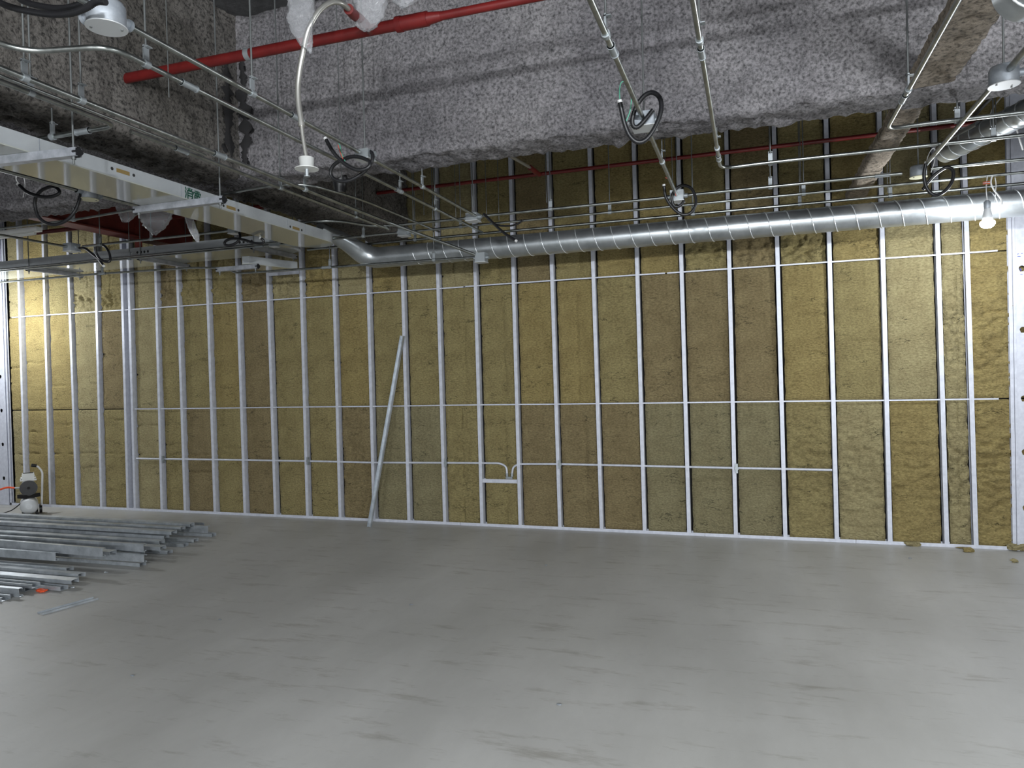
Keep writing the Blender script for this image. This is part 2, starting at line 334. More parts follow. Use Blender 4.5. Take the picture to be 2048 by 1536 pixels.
# jambs at both ends with keyhole openings
def holed_plate(mb, x0, x1, y, z0, z1, holes, r=.021):
    zs = z0
    for hx, hz in sorted(holes, key=lambda h: h[1]):
        s = r*1.5
        a, b = hz-s*1.2, hz+s*1.2
        mb.add([(x0, y, zs), (x1, y, zs), (x1, y, a), (x0, y, a)], [(0, 1, 2, 3)])
        if hx-s > x0: mb.add([(x0, y, a), (hx-s, y, a), (hx-s, y, b), (x0, y, b)], [(0, 1, 2, 3)])
        if hx+s < x1: mb.add([(hx+s, y, a), (x1, y, a), (x1, y, b), (hx+s, y, b)], [(0, 1, 2, 3)])
        n = 24; ov = []; iv = []
        for k in range(n):
            q = 2*PI*k/n; c, sn = math.cos(q), math.sin(q); mxx = max(abs(c), abs(sn))
            ov.append((hx+s*c/mxx, y, hz+s*1.2*sn/mxx))
            rr = r if sn > -.55 else r*.62/abs(c) if abs(c) > .62/1.2 else r*1.25
            if sn <= -.55: iv.append((hx+max(-r*.6, min(r*.6, r*c*1.2)), y, hz-r*1.25))
            else: iv.append((hx+rr*c, y, hz+rr*sn))
        mb.add(ov+iv, [(k, (k+1) % n, n+(k+1) % n, n+k) for k in range(n)])
        zs = b
    mb.add([(x0, y, zs), (x1, y, zs), (x1, y, z1), (x0, y, z1)], [(0, 1, 2, 3)])
def jamb(name, x0, x1, xh, side, zh, label):
    e = empty(name, ((x0+x1)/2, D, 0), label, 'jamb')
    mb = MB(); holed_plate(mb, x0, x1, D-.012, .002, ZC-.005, [(xh, z) for z in zh])
    w = mb.build('web', M['galv'], e); md = w.modifiers.new('thickness', 'SOLIDIFY'); md.thickness = .0015
    for k, (xa, wd, yd) in enumerate(((x0 if side < 0 else x1, .018, -.020), (x0-.022 if side < 0 else x1+.022, .026, -.004))):
        mb = MB(); mb.extrude(cprofile(wd, .035, .006, s=-side), (xa, D+yd, .002), (xa, D+yd, ZC-.005), UX, UY); mb.build('flange', M['galv'], e)
    return e
xr0 = at(2031, 815, Y=D).x
jamb('door_jamb', xr0, XR-.03, xr0+.055, -1, [.35, .80, 1.23, 1.78, 2.27, 2.86, 3.4], 'wide perforated metal jamb stud at the right end of the wall')
xl1 = at(13, 815, Y=D).x
jamb('door_jamb', XL+.02, xl1, xl1-.075, 1, [.35, .79, 1.23, 1.67, 2.27, 2.86, 3.4], 'wide perforated metal jamb stud at the left end of the wall')
# blue pencil marks on the right jamb
for (u, v, w, h) in ((2036, 508, .012, .004), (2044, 507, .010, .004), (2038, 512.5, .022, .005), (2041, 539, .006, .02), (2043, 549, .016, .003)):
    p = at(u, v, Y=D-.0145)
    e_ = bpy.data.objects['door_jamb']; mb = MB(); mb.box((p.x-w/2, D-.0152, p.z-h/2), (p.x+w/2, D-.0142, p.z+h/2), Matrix.Rotation(random.uniform(-.4, .4), 3, 'Y')); mb.build('ink_mark', M['blue'], e_)

# insulation boards: each bay and row one board
H1, H2, H3 = 1.2256, 2.4246, 3.64
edges = [(xl1+.05, None)]
bayx = []
xsL = lambda i, z: sx(i, z)+.018
bays = [(('J', xl1+.024), 0)]+[(i, i+1) for i in range(27)]+[(27, ('J', XR-.03))]
TORN = {(24, 2): 1.3, (23, 2): .8, (22, 2): .7, (26, 2): .5, (25, 2): .5, (27, 1): .7, (28, 2): .6, (28, 1): 1.0, (28, 0): .8, (27, 0): .8, (26, 0): .45, (25, 0): .5, (9, 2): .9, (10, 2): .8, (8, 2): .7, (11, 2): .8, (12, 2): .9, (4, 2): .9, (3, 2): .8, (7, 2): .6, (16, 0): .35, (13, 0): .4, (24, 0): .5}
HUE = {0: 3, 1: 0, 2: 0, 3: 3, 4: 1, 6: 3, 7: 1, 8: 1, 9: 1, 10: 2}
_za, _zb = at(273, 917, Y=D+.01), at(1664, 940, Y=D+.01)
def zcond(x): return _za.z+(_zb.z-_za.z)*(x-_za.x)/(_zb.x-_za.x)
for b, (l, r) in enumerate(bays):
    if b == 5: continue                                              # the gap between the paired studs holds no board
    for row, (z0, z1) in enumerate(((.012, H1-.006), (H1+.006, H2-.006), (H2+.006, ZC-.045))):
        rnd = random.Random(b*10+row)
        fine = .0125 if TORN.get((b, row), 0) > .3 else .0155
        NX, NZ = max(6, int(.40/fine)), int((z1-z0)/fine); vs = []
        torn = TORN.get((b, row), .12)
        g0, g1 = .010+rnd.random()*.010, .004+rnd.random()*.008
        y00 = D+.028+rnd.random()*.009 if 0 < b < 28 else D+.036; tilt = rnd.uniform(-.006, .006)
        cracks = [(rnd.uniform(z0+.08, z1-.08), rnd.uniform(.3, 1)) for _ in range(2)]
        if row == 0: cracks.append((.66+rnd.uniform(-.02, .03), 1.))
        if row == 2 and 12 < b < 26: cracks.append((H2+.13+rnd.uniform(-.01, .01), 1.2))
        vcr = rnd.uniform(.3, .7) if torn > .5 or b in (17, 19, 16) else None
        for k in range(NZ+1):
            z = z0+(z1-z0)*k/NZ
            xa = (l[1] if isinstance(l, tuple) else xsL(l, z))+g0+.006*noise.noise(Vector((b, row, z*11)))
            xb_ = (r[1] if isinstance(r, tuple) else sx(r, z)-.018)-g1+.006*noise.noise(Vector((b+50, row, z*11)))
            for j in range(NX+1):
                t = j/NX; x = xa+(xb_-xa)*t; q = Vector((x*3+b*7, row*5, z*4))
                d = .006*noise.noise(q*.9)+.0035*noise.noise(Vector((x*26, b, z*60)))
                tn = noise.fractal(Vector((x*14+3*b, row, z*22)), 1, 2, 3)
                zone = math.exp(-((z-(z1-.10 if row != 0 and b < 20 else z0+.12 if row == 2 else (z0+z1)/2))/(.10 if row == 2 else .5))**2) if torn > .3 else .4
                if row == 2 and torn > .3: zone = math.exp(-((z-(H2+.14))/.09)**2)+.12
                d += torn*zone*.050*max(-.8, tn)
                for cz, cw in cracks:
                    zz = cz+.018*noise.noise(Vector((x*7, b, row)))+.008*noise.noise(Vector((x*30, b, 2)))
                    mask = max(0, noise.noise(Vector((x*6+b, cz*3, 7)))+.35)
                    d -= .045*cw*mask*math.exp(-((z-zz)/.008)**2)
                if vcr is not None:
                    xc = vcr+.05*noise.noise(Vector((b, z*5, 1)))+.02*noise.noise(Vector((b, z*22, 4)))
                    d -= .03*max(0, noise.noise(Vector((b*3, z*4, 9)))+.4)*math.exp(-((t-xc)/.03)**2)
                if row == 0 and 6 <= b <= 24: d -= .0; d += 0 if abs(z-zcond(x)) > .022 else -.030*math.exp(-((z-zcond(x))/.011)**2)*(.55+.45*noise.noise(Vector((x*5, 3, b))))
                ed = min(t, 1-t)*(xb_-xa); ez = min(z-z0, z1-z)
                d -= .016*math.exp(-(ed/.012)**2)+.008*math.exp(-(ez/.012)**2)
                vs.append((x, y00+tilt*(t-.5)-d, z))
        n1 = NX+1; fs = [(k*n1+j, k*n1+j+1, (k+1)*n1+j+1, (k+1)*n1+j) for k in range(NZ) for j in range(NX)]
        mb = MB(); mb.add(vs, fs, True)
        ring = [j for j in range(n1)]+[k*n1+NX for k in range(1, NZ+1)]+[NZ*n1+j for j in range(NX-1, -1, -1)]+[k*n1 for k in range(NZ-1, 0, -1)]
        rv = [vs[i] for i in ring]; bv = [(p[0], D+.085, p[2]) for p in rv]; n = len(rv)
        mb.add(rv+bv, [(n+i, n+(i+1) % n, (i+1) % n, i) for i in range(n)]+[tuple(range(n, 2*n))])
        if b in HUE and rnd.random() < .7: h = HUE[b]
        else: h = rnd.choice([0, 0, 1, 1, 2] if row == 1 else [2, 2, 1, 4] if row == 0 else [1, 1, 2, 3, 0] if row == 2 else [0, 2])
        if b > 23: h = rnd.choice([1, 3, 0])
        bb = b+1 if b < 5 else b
        rown = ['bottom', 'middle', 'upper'][row]
        lab = f'{WOOLN[h]} mineral wool board, {rown} row, {ORD[bb]} stud bay from the left'
        if b == 28: lab = f'{WOOLN[h]} mineral wool board, {rown} row, last bay beside the right jamb'
        tag(mb.build('insulation_board', WOOLS[h]), lab, 'insulation board', 'mineral wool boards between the studs')
# horizontal runner bars lying in the studs
def runner(x0, x1, z, lab):
    mb = MB(); K = max(2, int((x1-x0)/.4)); pts = [(x0+(x1-x0)*k/K, D+.010, z+.003*noise.noise(Vector((k*1.7, z, 0)))) for k in range(K+1)]
    for a, b_ in zip(pts, pts[1:]): mb.extrude([(-.002, -.006), (.012, -.006), (.012, -.0045), (-.0005, -.0045), (-.0005, .006), (-.002, .006)], a, b_, UY, UZ)
    tag(mb.build('runner_bar', M['galv']), lab, 'runner bar', 'thin runner bars through the studs')
xw = lambda u, v: at(u, v, Y=D).x
runner(xw(268, 817), xw(1030, 812), H1, 'thin horizontal runner bar at mid height, left half of the wall')
runner(xw(1036, 812), xw(1998, 797), H1, 'thin horizontal runner bar at mid height, right half of the wall')
runner(xw(22, 630), xw(930, 574), H2, 'thin horizontal runner bar at upper height, left half of the wall')
runner(xw(926, 574), xw(1330, 550), H2+.002, 'thin horizontal runner bar at upper height, middle of the wall')
runner(xw(1334, 550), xw(1996, 500), H2, 'thin horizontal runner bar at upper height, right part below the bulb')
# noggings
def nogging(i, j, z, lab, d=-1):
    mb = MB(); h = .038; t = .0012
    mb.extrude([(-.002, 0), (.060, 0), (.060, h), (.06-t, h), (.06-t, t), (-.002+t, t), (-.002+t, h), (-.002, h)] if d < 0 else [(-.002, 0), (.060, 0), (.06, -t), (-.002+t, -t), (-.002+t, -h), (-.002, -h)], (sx(i, z)+.02, D, z), (sx(j, z)-.02, D, z), UY, UZ)
    return tag(mb.build('nogging', M['galv']), lab, 'nogging')
zn = at(1000, 966, Y=D).z
nogging(16, 17, zn, 'short metal nogging under the small wall box in the middle bay')
nogging(10, 11, at(570, 543, Y=D).z, 'short metal nogging high in the eleventh bay, below the glossy tray end', 1)

# ------------------------------------------------------------------ wall outlet conduit
YC = D-.006
def conduit(name, pts, r, label, group='steel conduits', bend=.0, couplings=(), m=None, cat='conduit', n=10, cr=1.28, cl=.045):
    P = fillet(pts, bend) if bend else [Vector(p) for p in pts]
    mb = MB(); mb.tube(P, r, n); o = tag(mb.build(name, m or M['conduit']), label, cat, group)
    for c, d in couplings:
        c = Vector(c); d = Vector(d).normalized(); q = MB(); q.cyl(c-d*cl, c+d*cl, r*cr, n=12)
        q.cyl(c-d*cl*1.0, c-d*cl*.86, r*cr*1.12, n=12); q.cyl(c+d*cl*.86, c+d*cl, r*cr*1.12, n=12); q.build('coupling', M['clamp'], o)
    return o
def wp(u, v, y=YC): return at(u, v, Y=y)
zb0 = zn+.05
pa = [wp(273, 917, D+.011), wp(480, 920, D+.011), wp(612, 922, D+.011), wp(740, 925, D+.011), wp(890, 925.5, D+.011), wp(965, 926, D+.011), wp(1000, 926.5, D+.011), wp(1013, 933, D+.011), wp(1014, 948, D+.011)]
conduit('conduit', [p+Vector((0, .0, 0)) for p in pa], .0105, 'thin horizontal conduit low on the wall, running left from the small wall box', bend=.06, m=M['galv'])
pa = [wp(1024, 948, D+.011), wp(1026, 934, D+.011), wp(1037, 928, D+.011), wp(1115, 928, D+.011), wp(1472, 936, D+.011), wp(1664, 940, D+.011)]
conduit('conduit', pa, .0105, 'thin horizontal conduit low on the wall, running right from the small wall box', bend=.06, m=M['galv'])
e = empty('wall_box', wp(1019, 955, D-.01), 'small galvanized outlet box standing on the nogging in the middle bay', 'outlet box')
p = wp(1018.5, 954, D-.01); mb = MB(); mb.box((p.x-.035, D-.02, zn+.046), (p.x+.035, D+.0, zn+.062)); mb.box((p.x-.029, D-.016, zn+.062), (p.x+.029, D, zn+.066)); mb.build('body', M['clamp'], e)
for u in (1014, 1024):
    q = wp(u, 950, D+.011); mb = MB(); mb.cyl((q.x, q.y, zn+.066), (q.x, q.y, zn+.092), .0135, n=10); mb.cyl((q.x, q.y, zn+.092), (q.x, q.y, zn+.100), .016, n=6); mb.build('connector', M['clamp'], e)
for k, (u, v) in enumerate(((325, 919), (615, 922), (890.5, 926), (1119, 929), (1473, 937))):
    p = wp(u, v, D-.02); mb = MB(); mb.box((p.x-.010, D-.024, p.z-.042), (p.x+.012, D-.004, p.z+.042)); mb.box((p.x-.016, D-.021, p.z-.012), (p.x+.018, D-.004, p.z+.012))
    tag(mb.build('conduit_clip', M['clamp']), f'metal clip on the low wall conduit beside a stud, {ORD[k+1]} from the left', 'clip', 'clips on the low wall conduit')

# ------------------------------------------------------------------ overhead conduit grid
R1, R2 = .0125, .011
def gx(u, v, z=ZS): return at(u, v, Z=z)
def yrun(x, y0, y1, r, label, cps=(), z=ZS, pre=(), post=(), bend=.12):
    pts = [Vector(p) for p in pre]+[Vector((x, y0, z)), Vector((x, y1, z))]+[Vector(p) for p in post]
    return conduit('conduit', pts, r, label, 'overhead conduits', bend, [((x, y, z), UY) for y in cps])
ZX = 2.826; KX = (ZX-1.53)/(ZS-1.53)
def xrun(y, x0, x1, r, label, cps=(), z=None, pre=(), post=(), bend=.12):
    if z is None:
        z = ZX; y *= KX; x0 *= KX; x1 = min(x1*KX, XR-.02); cps = [c*KX for c in cps]; pre = [(p[0]*KX, p[1]*KX, ZX) for p in pre]
    if x0 < XL: x0 = XL+.02
    pts = [Vector(p) for p in pre]+[Vector((x0, y, z)), Vector((x1, y, z))]+[Vector(p) for p in post]
    return conduit('conduit', pts, r, label, 'overhead conduits', bend, [((x, y, z), UX) for x in cps])
YN = -1.6
yrun(-2.075, YN, 3.60, R2, 'overhead conduit between the near round box and the box with the coiled black hose', [3.02])
yrun(-2.075, 3.74, 5.40, R2, 'overhead conduit running from the coiled black hose box to the square box by the wall')
yrun(-2.265, 2.12, 6.05, R2, 'overhead conduit with an offset bend, passing just left of the coiled hose box', [2.52, 4.45], pre=(gx(-70, 62), gx(50, 104)), bend=.09)
yrun(-2.815, YN, 5.25, R1, 'thick overhead conduit crossing the big girder face towards the wall', [3.35], post=(at(955, 511, Y=5.93),), bend=.16)
yrun(-2.94, 2.86, 5.56, R2, 'thin overhead conduit close beside the thick one, starting past the elbow', [3.2])
yrun(-2.868, YN, 3.3, .0065, 'slender wire conduit directly below left of the thick one across the girder', z=2.792)
conduit('conduit', [(-5.8, 2.775, ZS), (-2.94, 2.775, ZS), (-2.94, YN, ZS)], .012, 'overhead conduit with an elbow turning left above the front strut', 'overhead conduits', .075, [((-3.16, 2.775, ZS), UX)])
yrun(-4.145, YN, 3.60, R1, 'overhead conduit below left of the glossy tray, ending at the cream-covered box')
yrun(-4.145, 3.74, 4.10, R1, 'short overhead conduit between the cream-covered box and the second strut')
yrun(-5.93, YN, 5.0, R2, 'overhead conduit at far left ending at a box with loose black hose')
yrun(-.50, YN, 3.66, R1, 'thick overhead conduit left of the pair, ending at the box with the big black loop', [2.86])
yrun(-.50, 3.80, 5.42, R1, 'thick overhead conduit from the big black loop box down to the wall side box')
conduit('conduit', [(-.17, YN, ZS), (-.17, 4.80, ZS), (.1, 4.83, ZS+.014), (2.3, 4.90, ZX)], R2, 'overhead conduit that turns a right-angle elbow towards the right wall, left of two', 'overhead conduits', .10, [((-.17, 3.02, ZS), UY), ((-.17, 4.55, ZS), UY)])
conduit('conduit', [(.71, YN, ZS), (.71, 4.37, ZS), (.90, 4.40, ZS+.014), (2.3, 4.46, ZX)], R2, 'bright overhead conduit that turns a right-angle elbow in front of the joist, right of two', 'overhead conduits', .10, [((.71, 3.9, ZS), UY)])
yrun(1.075, 3.82, 5.33, R1, 'bright overhead conduit between the two round boxes near the bulb')
yrun(1.085, YN, 3.68, .015, 'dark overhead conduit entering the near round box at upper right')
xrun(5.45, -3.0, -2.17, R2, 'conduit rising with a long bend into the square box above the duct', pre=((-4.1, 5.04, ZS), (-3.15, 5.04, ZS)), bend=.25)
xrun(5.43, -2.06, -.57, R2, 'overhead conduit above the duct, left of the box with the small black coil', [])
xrun(5.42, -.44, .97, R2, 'overhead conduit above the duct, between the small black coil and the round box', [.85])
xrun(5.37, 1.13, 2.3, R2, 'overhead conduit above the duct, right of the round box near the bulb')
xrun(5.74, -9.4, -2.93, R2*.9, 'long overhead conduit under the rear tray, left of the square box', [-4.4], z=ZS)
xrun(5.74, -2.83, 2.3, R2*.9, 'long overhead conduit just above the spiral duct, second above it')
xrun(5.66, -9.4, -3.45, R2*.7, 'thin overhead conduit running beside the long one under the rear tray', z=ZS)
xrun(6.15, -4.15, 2.3, .012, 'overhead conduit lying directly over the top of the spiral duct', z=2.81)
L4 = [at(u, v, Y=5.95) for u, v in ((2, 564.5), (205, 547), (387, 535.5), (452, 536), (474, 547), (620, 537), (912, 517), (955, 514.5))]
conduit('conduit', [p for p in L4], R2, 'long conduit just below the spiral duct with a kick at its left part', 'overhead conduits', .10, [(L4[5]+(L4[6]-L4[5])*.12, UX), (L4[1], UX)])
xrun(5.05, -5.80, -4.18, R2, 'overhead conduit over the rear left, between two black hose boxes')
conduit('conduit', [(-9.4, 4.30, 2.832), (-5.0, 4.32, 2.832), (-3.02, 4.10, 2.832), (-2.78, 4.15, 2.826), (-2.68, 4.66, 2.83), (-2.66, 6.0, 2.83)], R2*.8, 'overhead conduit crossing below the girder and bending towards the wall', 'overhead conduits', .2)

# boxes
def round_box(p, r, h, label, cover=None, hub=True):
    e = empty('junction_box', p, label, 'junction box', 'junction boxes on the conduits')
    mb = MB(); mb.lathe(Vector(p)-Vector((0, 0, h*.55)), [(r*.96, 0), (r, .004), (r, h*.8), (r*.9, h*.95), (r*.55, h)], 22); mb.build('body', M['boxg'], e)
    mb = MB(); mb.lathe(Vector(p)-Vector((0, 0, h*.55+.004)), [(r*1.06, 0), (r*1.08, .002), (r*1.06, .004)], 26); c = mb.build('cover', cover or M['cover'], e)
    for s in (-1, 1):
        mb = MB(); q = Vector(p)+Vector((s*r*.62, s*r*.45, -h*.55-.008)); mb.cyl(q, q+Vector((0, 0, .005)), .004, n=8); mb.build('screw', M['rod'], c)
    return e
def hubs(e, p, dirs, r, L_=.045):
    for d in dirs:
        d = Vector(d); mb = MB(); q = Vector(p)+d*r*.9; mb.cyl(q, q+d*L_, .018, n=12); mb.cyl(q+d*L_*.7, q+d*L_, .0215, n=12); mb.build('hub', M['boxg'], e)
def square_box(p, s, h, label, m=None):
    e = empty('junction_box', p, label, 'junction box', 'junction boxes on the conduits'); p = Vector(p)
    mb = MB(); mb.box(p-Vector((s, s, h)), p+Vector((s, s, h))); mb.build('body', m or M['clamp'], e)
    mb = MB(); mb.box(p-Vector((s*1.1, s*1.1, h+.004)), p+Vector((s*1.1, s*1.1, -h))); mb.build('cover', M['cover'], e)
    for q in (-1, 1):
        mb = MB(); mb.cyl(p+Vector((q*s, 0, 0)), p+Vector((q*(s+.025), 0, 0)), .016, n=10); mb.build('connector', M['clamp'], e)
    return e
p = gx(198, 22); e = round_box((-2.075, 1.93, ZS), .062, .085, 'large round junction box with a flat grey cover at top left'); hubs(e, (-2.075, 1.93, ZS), (UY, -UX), .062)
e = square_box((-2.075, 3.67, ZS), .042, .026, 'square junction box from which a black hose coils, in front of the beam')
e = square_box((-2.115, 5.45, ZS), .048, .030, 'square junction box above the duct with a loose black hose')
e = round_box((-4.145, 3.67, ZS), .055, .075, 'round junction box with a cream cover beneath the glossy tray', M['cream']); hubs(e, (-4.145, 3.67, ZS), (UY, -UY), .055)
e = square_box((-5.93, 5.05, ZS), .05, .035, 'dark square junction box at far left above the rear tray', M['boxg'])
e = square_box((-4.12, 5.05, ZS), .035, .028, 'small junction box under the glossy tray with a looped black hose')
e = square_box((-.50, 3.73, ZS), .055, .035, 'junction box carrying the big black hose loop before the beam', M['boxg'])
e = square_box((-.50, 5.43, ZS), .048, .038, 'junction box with the small black coil above the duct')
e = round_box((1.08, 3.75, ZS), .058, .085, 'large round junction box with a white cover at upper right'); hubs(e, (1.08, 3.75, ZS), (UX,), .058)
e = round_box((1.06, 5.39, ZS), .050, .075, 'round junction box with a cream cover left of the lit bulb', M['cream'])
e = square_box((-2.88, 5.74, ZS), .042, .035, 'square junction box under the girder above the duct elbow')
e = square_box((-4.20, 5.70, ZS-.0), .032, .028, 'small square junction box at the rounded tray end')
e = square_box(at(963, 515.5, Y=5.95), .045, .040, 'square junction box at the wall where two conduits end in front of the duct')

# black corrugated hoses
def hose(pts, Y0, Y1, label, r=.0115, ridge=True, end=True, wires=()):
    K = len(pts); P = [at(u, v, Y=Y0+(Y1-Y0)*k/(K-1)) for k, (u, v) in enumerate(pts)]
    S = spline(P, 8); 
    # resample evenly
    ln = [0.]
    for a, b_ in zip(S, S[1:]): ln.append(ln[-1]+(b_-a).length)
    st = .0042; n = int(ln[-1]/st); out = []; j = 0
    for k in range(n+1):
        s = min(k*st, ln[-1]-1e-6)
        while ln[j+1] < s: j += 1
        t = (s-ln[j])/max(ln[j+1]-ln[j], 1e-9); out.append(S[j].lerp(S[j+1], t))
    mb = MB(); mb.tube(out, r, 8, True, (lambda t, i: r*(1.0 if i % 2 else .84)) if ridge else None)
    o = tag(mb.build('corrugated_hose', M['black']), label, 'hose', 'black corrugated hoses')
    if end:
        d = (out[0]-out[2]).normalized(); q = MB(); q.cyl(out[0], out[0]+d*.012, r*.95, n=8); q.build('end_cap', M['whitewire'], o)
    for (wpts, m_, wy) in wires:
        q = MB(); q.tube(spline([at(u, v, Y=wy) for u, v in wpts], 6), .0028, 6); q.build('wire', M[m_], o)
    return o
hose([(652, 279), (668, 306), (690, 328), (715, 340), (735, 336), (740, 325), (728, 317), (708, 313), (688, 318), (668, 330), (661, 347), (672, 360), (695, 362), (717, 352), (735, 337), (744, 322), (745, 308), (738, 302)], 3.52, 3.66,
     'black hose in a flat loop hanging below the square box, centre left', wires=(([(673, 276), (680, 292), (683, 306), (690, 322)], 'greenwire', 3.58), ([(676, 290), (680, 303), (686, 318)], 'redwire', 3.57)))
hose([(1240, 205), (1244, 225), (1250, 250), (1260, 272), (1275, 284), (1292, 279), (1310, 255), (1322, 222), (1320, 197), (1305, 185), (1287, 193), (1272, 215), (1265, 237), (1266, 251), (1275, 254), (1290, 240), (1306, 220)], 3.50, 3.66,
     'black hose in a tall oval loop before the beam, on the thick conduit', r=.0125, wires=(([(1240, 203), (1239, 182), (1242, 166), (1250, 163), (1260, 170), (1263, 195), (1260, 222), (1252, 243)], 'greenwire', 3.52),))
hose([(1328, 372), (1332, 395), (1347, 417), (1365, 429), (1382, 425), (1392, 405), (1385, 380), (1370, 371), (1355, 375), (1344, 392), (1347, 410), (1357, 413), (1367, 402), (1362, 388)], 5.28, 5.40,
     'small black hose coil right above the spiral duct', wires=(([(1331, 355), (1342, 362), (1349, 378), (1352, 392)], 'redwire', 5.30),))
hose([(1852, 327), (1848, 350), (1853, 375), (1868, 390), (1886, 385), (1903, 365), (1906, 342), (1893, 335), (1873, 347), (1858, 362), (1845, 380)], 5.20, 5.30,
     'dark hose loop under the round box left of the lit bulb', wires=(([(1853, 327), (1856, 312), (1864, 298), (1870, 300), (1869, 322), (1862, 345)], 'whitewire', 5.22),))
hose([(38, 370), (51, 382), (66, 389), (88, 394), (108, 392), (119, 385), (113, 376), (100, 374), (83, 381), (72, 394), (70, 411), (76, 432), (91, 445), (111, 449), (132, 441), (148, 425), (158, 402), (162, 384)], 3.45, 3.62,
     'large black hose loop hanging at left from the cream-covered box', wires=(([(37, 368), (32, 357), (36, 346), (46, 350), (50, 372), (46, 395)], 'whitewire', 3.48),))
hose([(212, 4), (192, 4), (172, 16), (140, 27), (105, 29), (60, 23), (15, 12), (-12, -2)], 1.80, 1.84, 'lower strand of black hose at the top left corner', end=False)
hose([(205, 0), (175, 2), (150, 12), (120, 17), (85, 13), (50, 4), (30, -10)], 1.88, 1.92, 'upper strand of black hose at the top left corner', end=False)
hose([(207, 531), (196, 517), (185, 508), (170, 497), (158, 496)], 4.93, 4.98, 'black hose end reaching down right of the far left box')
hose([(190, 493), (192, 505), (200, 518), (213, 524), (220, 521), (219, 508), (212, 495), (205, 490)], 4.90, 4.98, 'black hose loops hanging right of the far left box', end=False)
hose([(522, 477), (527, 481), (524, 487), (508, 486), (489, 480), (467, 477), (453, 481), (449, 488), (458, 491), (472, 486), (480, 475), (478, 464)], 4.92, 5.0, 'black hose in a flat loop between the two white trays')
hose([(1031, 481), (1007, 465), (985, 445), (967, 427)], 5.30, 5.38, 'black hose drooping straight over the duct from the square box')
hose([(1046, 440), (1035, 448), (1015, 452), (992, 449), (975, 438)], 5.33, 5.38, 'thin black hose curving sideways from the square box over the duct', r=.008, end=False)

# hangers
ZR = ZC-.002
_hc = {}
def hanger(u, v, cond, X=None, Y=None, z=ZS, r=R1, axis='y', off=0, nm=None):
    p = gx(u, v, z)
    if axis == 'x' and z == ZS and 'below the duct' not in cond and 'elbow conduit above' not in cond and not (Y == 5.74 and p.x < -3): z = ZX; p = gx(u, v, z); Y = Y*KX
    if X is not None: p.x = X
    if Y is not None: p.y = Y
    _hc[cond] = _hc.get(cond, 0)+1; k = _hc[cond]
    o_side = Vector((.0, 0, 0))
    top = ZR
    for (lo, hi, al, zb, full) in ((4.16, 4.54, 'x', 2.94, None), (-3.82, -3.32, 'y', 2.945, None)):
        if al == 'x' and lo < p.y < hi: top = zb-.0
        if al == 'y' and lo < p.x < hi: top = zb-.0
    if top < z+.12: top = max(top, z+.09)
    e = empty('rod_hanger', (p.x, p.y, z), f'threaded rod hanger on {cond}, {ORD[k]} from '+('the camera' if axis == 'y' else 'the left'), 'hanger', 'conduit hangers')
    mb = MB(); mb.cyl((p.x, p.y, z+.055), (p.x, p.y, top), .0045, n=6); mb.build('rod', M['rod'], e)
    mb = MB(); t = UY if axis == 'y' else UX; q = Vector((p.x, p.y, z))
    mb.cyl(q-t*.013, q+t*.013, r+.005, n=14)
    s = UX if axis == 'y' else UY
    a = q+UZ*(r+.002)
    lo = a-t*.013-s*.004; hi = a+t*.013+s*.004+UZ*.06
    mb.box((min(lo.x, hi.x), min(lo.y, hi.y), lo.z), (max(lo.x, hi.x), max(lo.y, hi.y), hi.z))
    lo = a-t*.013-s*.004+UZ*.05; hi = a+t*.013+s*.022+UZ*.054
    mb.box((min(lo.x, hi.x), min(lo.y, hi.y), lo.z), (max(lo.x, hi.x), max(lo.y, hi.y), hi.z)); mb.build('clamp', M['clamp'], e)
    mb = MB(); mb.cyl((p.x, p.y, z+.062), (p.x, p.y, z+.078), .009, n=6); mb.build('nut', M['rod'], e)
    return e
for L_ in (((505, 187), (855, 372)),):
    for u, v in L_: hanger(u, v, 'the conduit through the coiled hose box', X=-2.075, r=R2)
for u, v in ((285, 130), (805, 382), (877, 417)): hanger(u, v, 'the conduit with the offset bend', X=-2.265, r=R2)
for u, v in ((60, 153), (165, 200), (615, 378), (828, 465)): hanger(u, v, 'the thick conduit across the girder', X=-2.815)
for u, v in ((62, 186), (560, 376), (716, 433)): hanger(u, v, 'the thin conduit beside the thick one', X=-2.94, r=R2*.8)
hanger(107, 274, 'the elbow conduit above the front strut', Y=2.775, axis='x')
for u, v in ((1101, 418), (1541, 372)): hanger(u, v, 'the conduit above the duct', Y=5.43, axis='x', r=R2)
for u, v in ((258, 517), (718, 469), (925, 455), (1220, 425), (1608, 385)): hanger(u, v, 'the long conduit near the duct', Y=5.74, axis='x', r=R2)
for u, v in ((848, 486), (1387, 430), (1600, 407), (1782, 390)): hanger(u, v, 'the conduit on top of the duct', Y=6.15, z=2.81, axis='x', r=.012)
for u, v in ((1541, 325), (1985, 279)): hanger(u, v, 'the elbow conduit leading right, lower one', Y=4.80, axis='x', r=R2)
hanger(1916, 240, 'the elbow conduit leading right before the joist', Y=4.37, axis='x', r=R2)
for u, v in ((1206, 70), (1318, 325)): hanger(u, v, 'the thick conduit with the big loop', X=-.50)
for u, v in ((1390, 83), (1433, 297)): hanger(u, v, 'the left elbow conduit', X=-.17, r=R2)
hanger(1815, 180, 'the bright conduit at upper right', X=.71, r=R2)
for u, v in ((205, 547), (660, 534.3), (868, 520)):
    p = at(u, v, Y=5.95); hanger(u, v, 'the conduit just below the duct', X=p.x, Y=5.95, z=p.z, axis='x', r=R2)
hanger(147, 440, 'the conduit over the far left', Y=4.22, axis='x', r=R2*.8)
for u, v in ((200, 489), (306, 479)): hanger(u, v, 'the conduit between the black hose boxes', Y=5.05, axis='x', r=R2)
